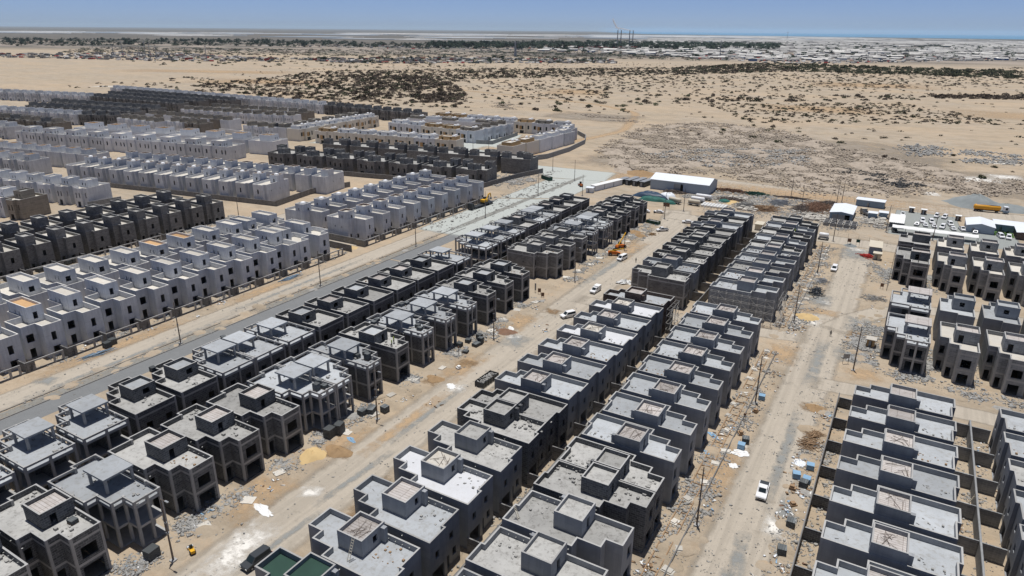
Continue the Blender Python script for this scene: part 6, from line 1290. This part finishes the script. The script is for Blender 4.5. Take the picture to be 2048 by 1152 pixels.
carport(-.9, 326.4, 30.4, 331.4, 2.7, 'long white shade carport along the front of the grey lot', 6); carport(-2.6, 335.2, 3.4, 352.6, 2.8, 'deep white shade carport at the left side of the grey lot', 3)
for i, (x, y) in enumerate([(5.5, 371.5), (10.6, 370.2), (24.4, 365.5)]): hall('site_toilet', x - 1, y - 1, x + 1, y + 1, 2.3, 2.4, M['brownblock'], M['sack'], f'{["left", "middle", "right"][i]} small hut behind the grey lot', 'x', [(.5, 1.4, 2)], 'hut')
# precast boxes, slabs, sacks
def boxring(x, y, i):
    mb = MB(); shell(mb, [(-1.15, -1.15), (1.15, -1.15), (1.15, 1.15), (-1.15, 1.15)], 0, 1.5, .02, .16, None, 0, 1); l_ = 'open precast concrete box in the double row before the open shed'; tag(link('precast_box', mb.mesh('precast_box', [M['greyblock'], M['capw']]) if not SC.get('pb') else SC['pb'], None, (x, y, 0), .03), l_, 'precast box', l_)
for i in range(5):
    for j in range(3): boxring(-26.6 + i * 2.75, 324.6 + j * 3.2, 0)
for grp, x0, y0, nx, ny, lab in (('a', -38, 330.5, 5, 5, 'flat precast slab stack left of the open precast boxes'), ('b', -9.6, 337.5, 3, 6, 'flat precast slab stack left of the deep carport'), ('c', -76, 352, 4, 4, 'flat grey slab stack behind the sack rows'), ('d', -66, 333, 4, 3, 'flat grey slab stack behind the far rendered row')):
    for i in range(nx):
        for j in range(ny):
            mb = MB(); w_ = R.uniform(.8, 1.1); hh = R.uniform(.3, .9); mb.box(-w_, -w_, 0, w_, w_, hh); mb.box(-w_ * .6, -w_ * .7, hh, w_ * .8, w_ * .5, hh + .18)
            tag(link('precast_slab', mb.mesh('precast_slab', M['roofw']), None, (x0 + i * 2.3 + R.uniform(-.3, .3), y0 + j * 2.5 + R.uniform(-.3, .3), 0), R.uniform(-.2, .2)), lab, 'slab stack', lab)
mb = MB(); mb.lathe(0, 0, [(.02, 0), (.6, .05), (.72, .5), (.66, 1.0), (.3, 1.12), (.02, 1.15)], 8); SC['sk'] = mb.mesh('bulk_sack', M['sack'], True)
for i in range(8):
    for j in range(4): l_ = 'white bulk sack in the block of sacks behind the far rendered row'; tag(link('bulk_sack', SC['sk'], None, (-83.4 + i * 1.5, 329.5 + j * 1.7, 0)), l_, 'sack', l_)
mound('tarpaulin_heap', -112, 336, 9, 4.6, 2.5, M['tarpblue'], 'heap of goods under navy tarpaulins before the warehouse', 'covered heap', 3, 4.0); mound('tarpaulin_heap', -103.5, 338, 4.6, 3.6, 2.6, M['sheet'], 'white sheeted right end of the covered heap', 'covered heap', 5, 4.0)
mound('netted_heap', -108, 328.8, 8, 3, 1.9, M['tarpgreen'], 'green netted heap in front of the navy tarpaulins', 'covered heap', 2, 4.0); mound('netted_heap', -99, 326.6, 3, 2.4, 1.6, M['tarpgreen'], 'small green netted heap at the right end', 'covered heap', 2, 4.0); mound('turquoise_cover', -76.5, 345, 3, 2.4, 1.3, M['tarpgreen'], 'turquoise covered mound in the yard', 'covered heap', 2, 4.0)
mound('sand_heap', -72.5, 346, 4, 5, 1.0, M['sandpile'], 'pale sand heap right of the turquoise cover')
strew('yard_litter', [(-86, -60, 346, 373, 900, .5), (-62, -44, 330, 372, 900, .45), (-44, -27, 330, 372, 900, .45), (-30, -14, 318, 336, 300, .4), (-14, 0, 330, 360, 500, .45), (-100, -84, 345, 352, 300, .4), (-80, -30, 306, 330, 300, .3)], M['stone'], 'mixed scrap and offcuts covering the materials yard')
strew('yard_litter', [(-86, -60, 330, 360, 400, .5), (-44, -10, 338, 352, 400, .5)], M['roofw'], 'pale concrete offcuts lying across the materials yard')
heap('rebar_pile', -40, 350, 5, 8, 220, 5, .08, M['pole'], 'dark bars left of the rusty steel pile', .8, 1.0)
# sign boards, bins
def board(x, y, w_, h, z, mat, lab, rz=0.0, name='notice_board'):
    sp = []; mb = MB(); mb.box(-w_ / 2, -.06, z, w_ / 2, .06, z + h); sp.append(('panel', mb.mesh('panel', M[mat])))
    for s_ in (-1, 1): mb = MB(); mb.tube((s_ * (w_ / 2 - .1), .09, -.1), (s_ * (w_ / 2 - .1), .09, z + h), .05, 5); sp.append(('post', mb.mesh('post', M['pole'])))
    inst(name, sp, (x, y, 0), rz, lab, 'sign')
board(-4.5, 179.9, 1.6, 1.2, 1.8, 'metal', 'grey notice board on two posts near the right junction', .5); board(-97.3, 183.6, .5, 2.4, .8, 'metal', 'tall narrow grey sign at the middle cross street', .3)
board(-95.5, 183, 1.0, 1.3, .7, 'rust', 'left dark red board at the middle cross street', .5); board(-93.2, 180.9, 1.0, 1.3, .4, 'rust', 'right dark red board at the middle cross street', .5)
board(-14.6, 294.6, 1.4, 1.4, 1.8, 'rust', 'left brown board at the end of the right road'); board(-11.5, 295.8, 1.4, 1.2, 1.8, 'greendark', 'right green board at the end of the right road')
board(-94, 306.2, 3.0, 1.8, 3.4, 'rust', 'large dark brown board at the far end of the middle road'); board(0, 247, 1.0, 1.2, .8, 'rust', 'dark board at the foot of the right fence'); board(-92.6, 132.6, .4, .5, 2.2, 'rust', 'small post sign beside the block pallets', 0, 'post_sign'); board(-20.6, 137.4, .5, .5, 2.0, 'rust', 'small rusty post sign by the right road trench', 0, 'post_sign')
# wire fences
def fence(pts, lab, h=2.2, st=3.5):
    root = link('wire_fence', None); tag(root, lab, 'fence')
    for (ax, ay), (bx, by) in zip(pts, pts[1:]):
        L_ = math.hypot(bx - ax, by - ay); n = int(L_ / st); wires = MB()
        for i in range(n + 1): q = i / n; mb = MB(); mb.tube((ax + (bx - ax) * q, ay + (by - ay) * q, -.1), (ax + (bx - ax) * q, ay + (by - ay) * q, h), .05, 4); link('post', mb.mesh('post', M['pole']), root)
        for z in (.5, 1.2, 2.0): wires.tube((ax, ay, z), (bx, by, z), .02, 3)
        link('wire', wires.mesh('wire', M['pole']), root)
fence([(-86, 376), (-56, 374), (-20, 380), (1, 371), (26, 368)], 'thin wire fence along the back of the yard'); fence([(-24, 309), (-8, 307), (2, 300), (1.5, 246)], 'thin post fence around the end of the right road', 1.8, 4)
# planting at the office
for i in range(26): l_ = 'green shrub in the planting before the site office'; tag(link('garden_shrub', bmesh_of(base_bush(i % 5 + 90, 50, 1.2), 'garden_shrub', M['leaf']), None, (R.uniform(37.5, 44.4), R.uniform(346, 352), 0), i, R.uniform(.5, 1.0)), l_, 'shrub', l_)
sheet('lawn', [(37.3, 345.4), (44.4, 344.6), (44.4, 353.4), (37.3, 353.4)], flat('lawn_green', (.07, .14, .04), .95, .3))

# ------------------------------------------------------------------ people: one continuous skinned body each
def person(x, y, z, rz, lab, vest=None, walk=.25, h=1.75):
    f = h / 1.75; j = [(0, 0, .98, .15, .11), (0, 0, 1.2, .15, .1), (0, 0, 1.42, .17, .11), (0, .01, 1.52, .06, .06), (0, .03, 1.64, .095, .11), (0, .02, 1.74, .06, .07)]; e = [(0, 1), (1, 2), (2, 3), (3, 4), (4, 5)]
    for s_ in (-1, 1):
        n = len(j); a = walk * s_
        j += [(s_ * .1, 0, .92, .1, .1), (s_ * .11, a * .5 + .04, .5, .07, .075), (s_ * .11, a - .05, .1, .05, .05), (s_ * .12, a + .14, .04, .045, .035)]; e += [(0, n), (n, n + 1), (n + 1, n + 2), (n + 2, n + 3)]
        n = len(j); b = -a * .8
        j += [(s_ * .2, 0, 1.42, .06, .06), (s_ * .25, b * .4 - .02, 1.14, .045, .045), (s_ * .26, b + .08, .9, .034, .034), (s_ * .265, b + .11, .83, .03, .022)]; e += [(2, n), (n, n + 1), (n + 1, n + 2), (n + 2, n + 3)]
        for q in range(5): j.append((s_ * (.262 + (q == 4) * -.03), b + .09 + (q - 1.5) * .018, .77 - (.01 if q in (1, 2) else 0) + (q == 4) * .04, .009, .009)); e.append((n + 3, len(j) - 1))
    me = bpy.data.meshes.new('person'); me.from_pydata([(p[0] * f, p[1] * f, p[2] * f) for p in j], e, [])
    o = link('person', me, None, (x, y, z), rz); sk = o.modifiers.new('skin', 'SKIN'); sk.use_smooth_shade = True
    for v, p in zip(me.skin_vertices[0].data if me.skin_vertices else [], j): v.radius = (p[3] * f, p[4] * f)
    if not me.skin_vertices:
        bpy.context.view_layer.objects.active = o
    me.materials.append(M['cloth']); ss = o.modifiers.new('sub', 'SUBSURF'); ss.levels = ss.render_levels = 1
    tag(o, lab, 'person'); mb = MB(); mb.lathe(0, .03 * f, [(.115 * f, 1.68 * f), (.12 * f, 1.72 * f), (.09 * f, 1.79 * f), (.01, 1.81 * f)], 10); link('helmet' if vest else 'hair', mb.mesh('helmet', M['hiviz' if vest else 'cloth'], True), o)
    mb = MB(); mb.lathe(0, 0, [(.105 * f, 1.56 * f), (.1 * f, 1.6 * f), (.1 * f, 1.66 * f), (.07 * f, 1.7 * f)], 8); link('face', mb.mesh('face', M['skin'], True), o)
    if vest:
        mb = MB(); mb.lathe(0, 0, [(.19 * f, .98 * f), (.19 * f, 1.2 * f), (.205 * f, 1.42 * f), (.12 * f, 1.5 * f)], 12); mb.v = [(a, b * .72, c) for a, b, c in mb.v]; link('vest', mb.mesh('vest', M['hiviz'], True), o)
person(-10, 196.9, .03, 3.1, 'person in dark clothing walking on the right road junction'); person(-80.3, 230.3, .03, 3.4, 'person in dark clothing standing near the white van', None, .1)
person(-100.6, 116.6, 8.02, 2.8, 'worker in lime vest and helmet, farther of two on a dark roof', True, .1); person(-99.9, 115.0, 8.02, 2.4, 'worker in lime vest and helmet, nearer of two on a dark roof', True, .12)
person(-32.6, 272.4, 8.02, 2.9, 'worker in lime vest on a far roof right of the middle rows', True, .1); person(-98.4, 302.5, .03, 1, 'person standing near the junction board', None, .1)

# ------------------------------------------------------------------ air: one even, very thin haze round everything
m, t, b = nmat('haze_air'); t.nodes.remove(b)
vp = N(t, 'ShaderNodeVolumePrincipled'); vp.inputs['Density'].default_value = 0.000015; vp.inputs['Color'].default_value = (0.66, 0.84, 1.0, 1); vp.inputs['Anisotropy'].default_value = 0.0
lk(t, vp.outputs[0], t.nodes['Material Output'].inputs['Volume'])
mb = MB(); mb.box(-G - 500, -G - 500, -1.1, G + 500, G + 500, 330); o = link('haze', mb.mesh('haze', m)); stuff(o, 'thin pale blue haze over the far plain', 'haze')
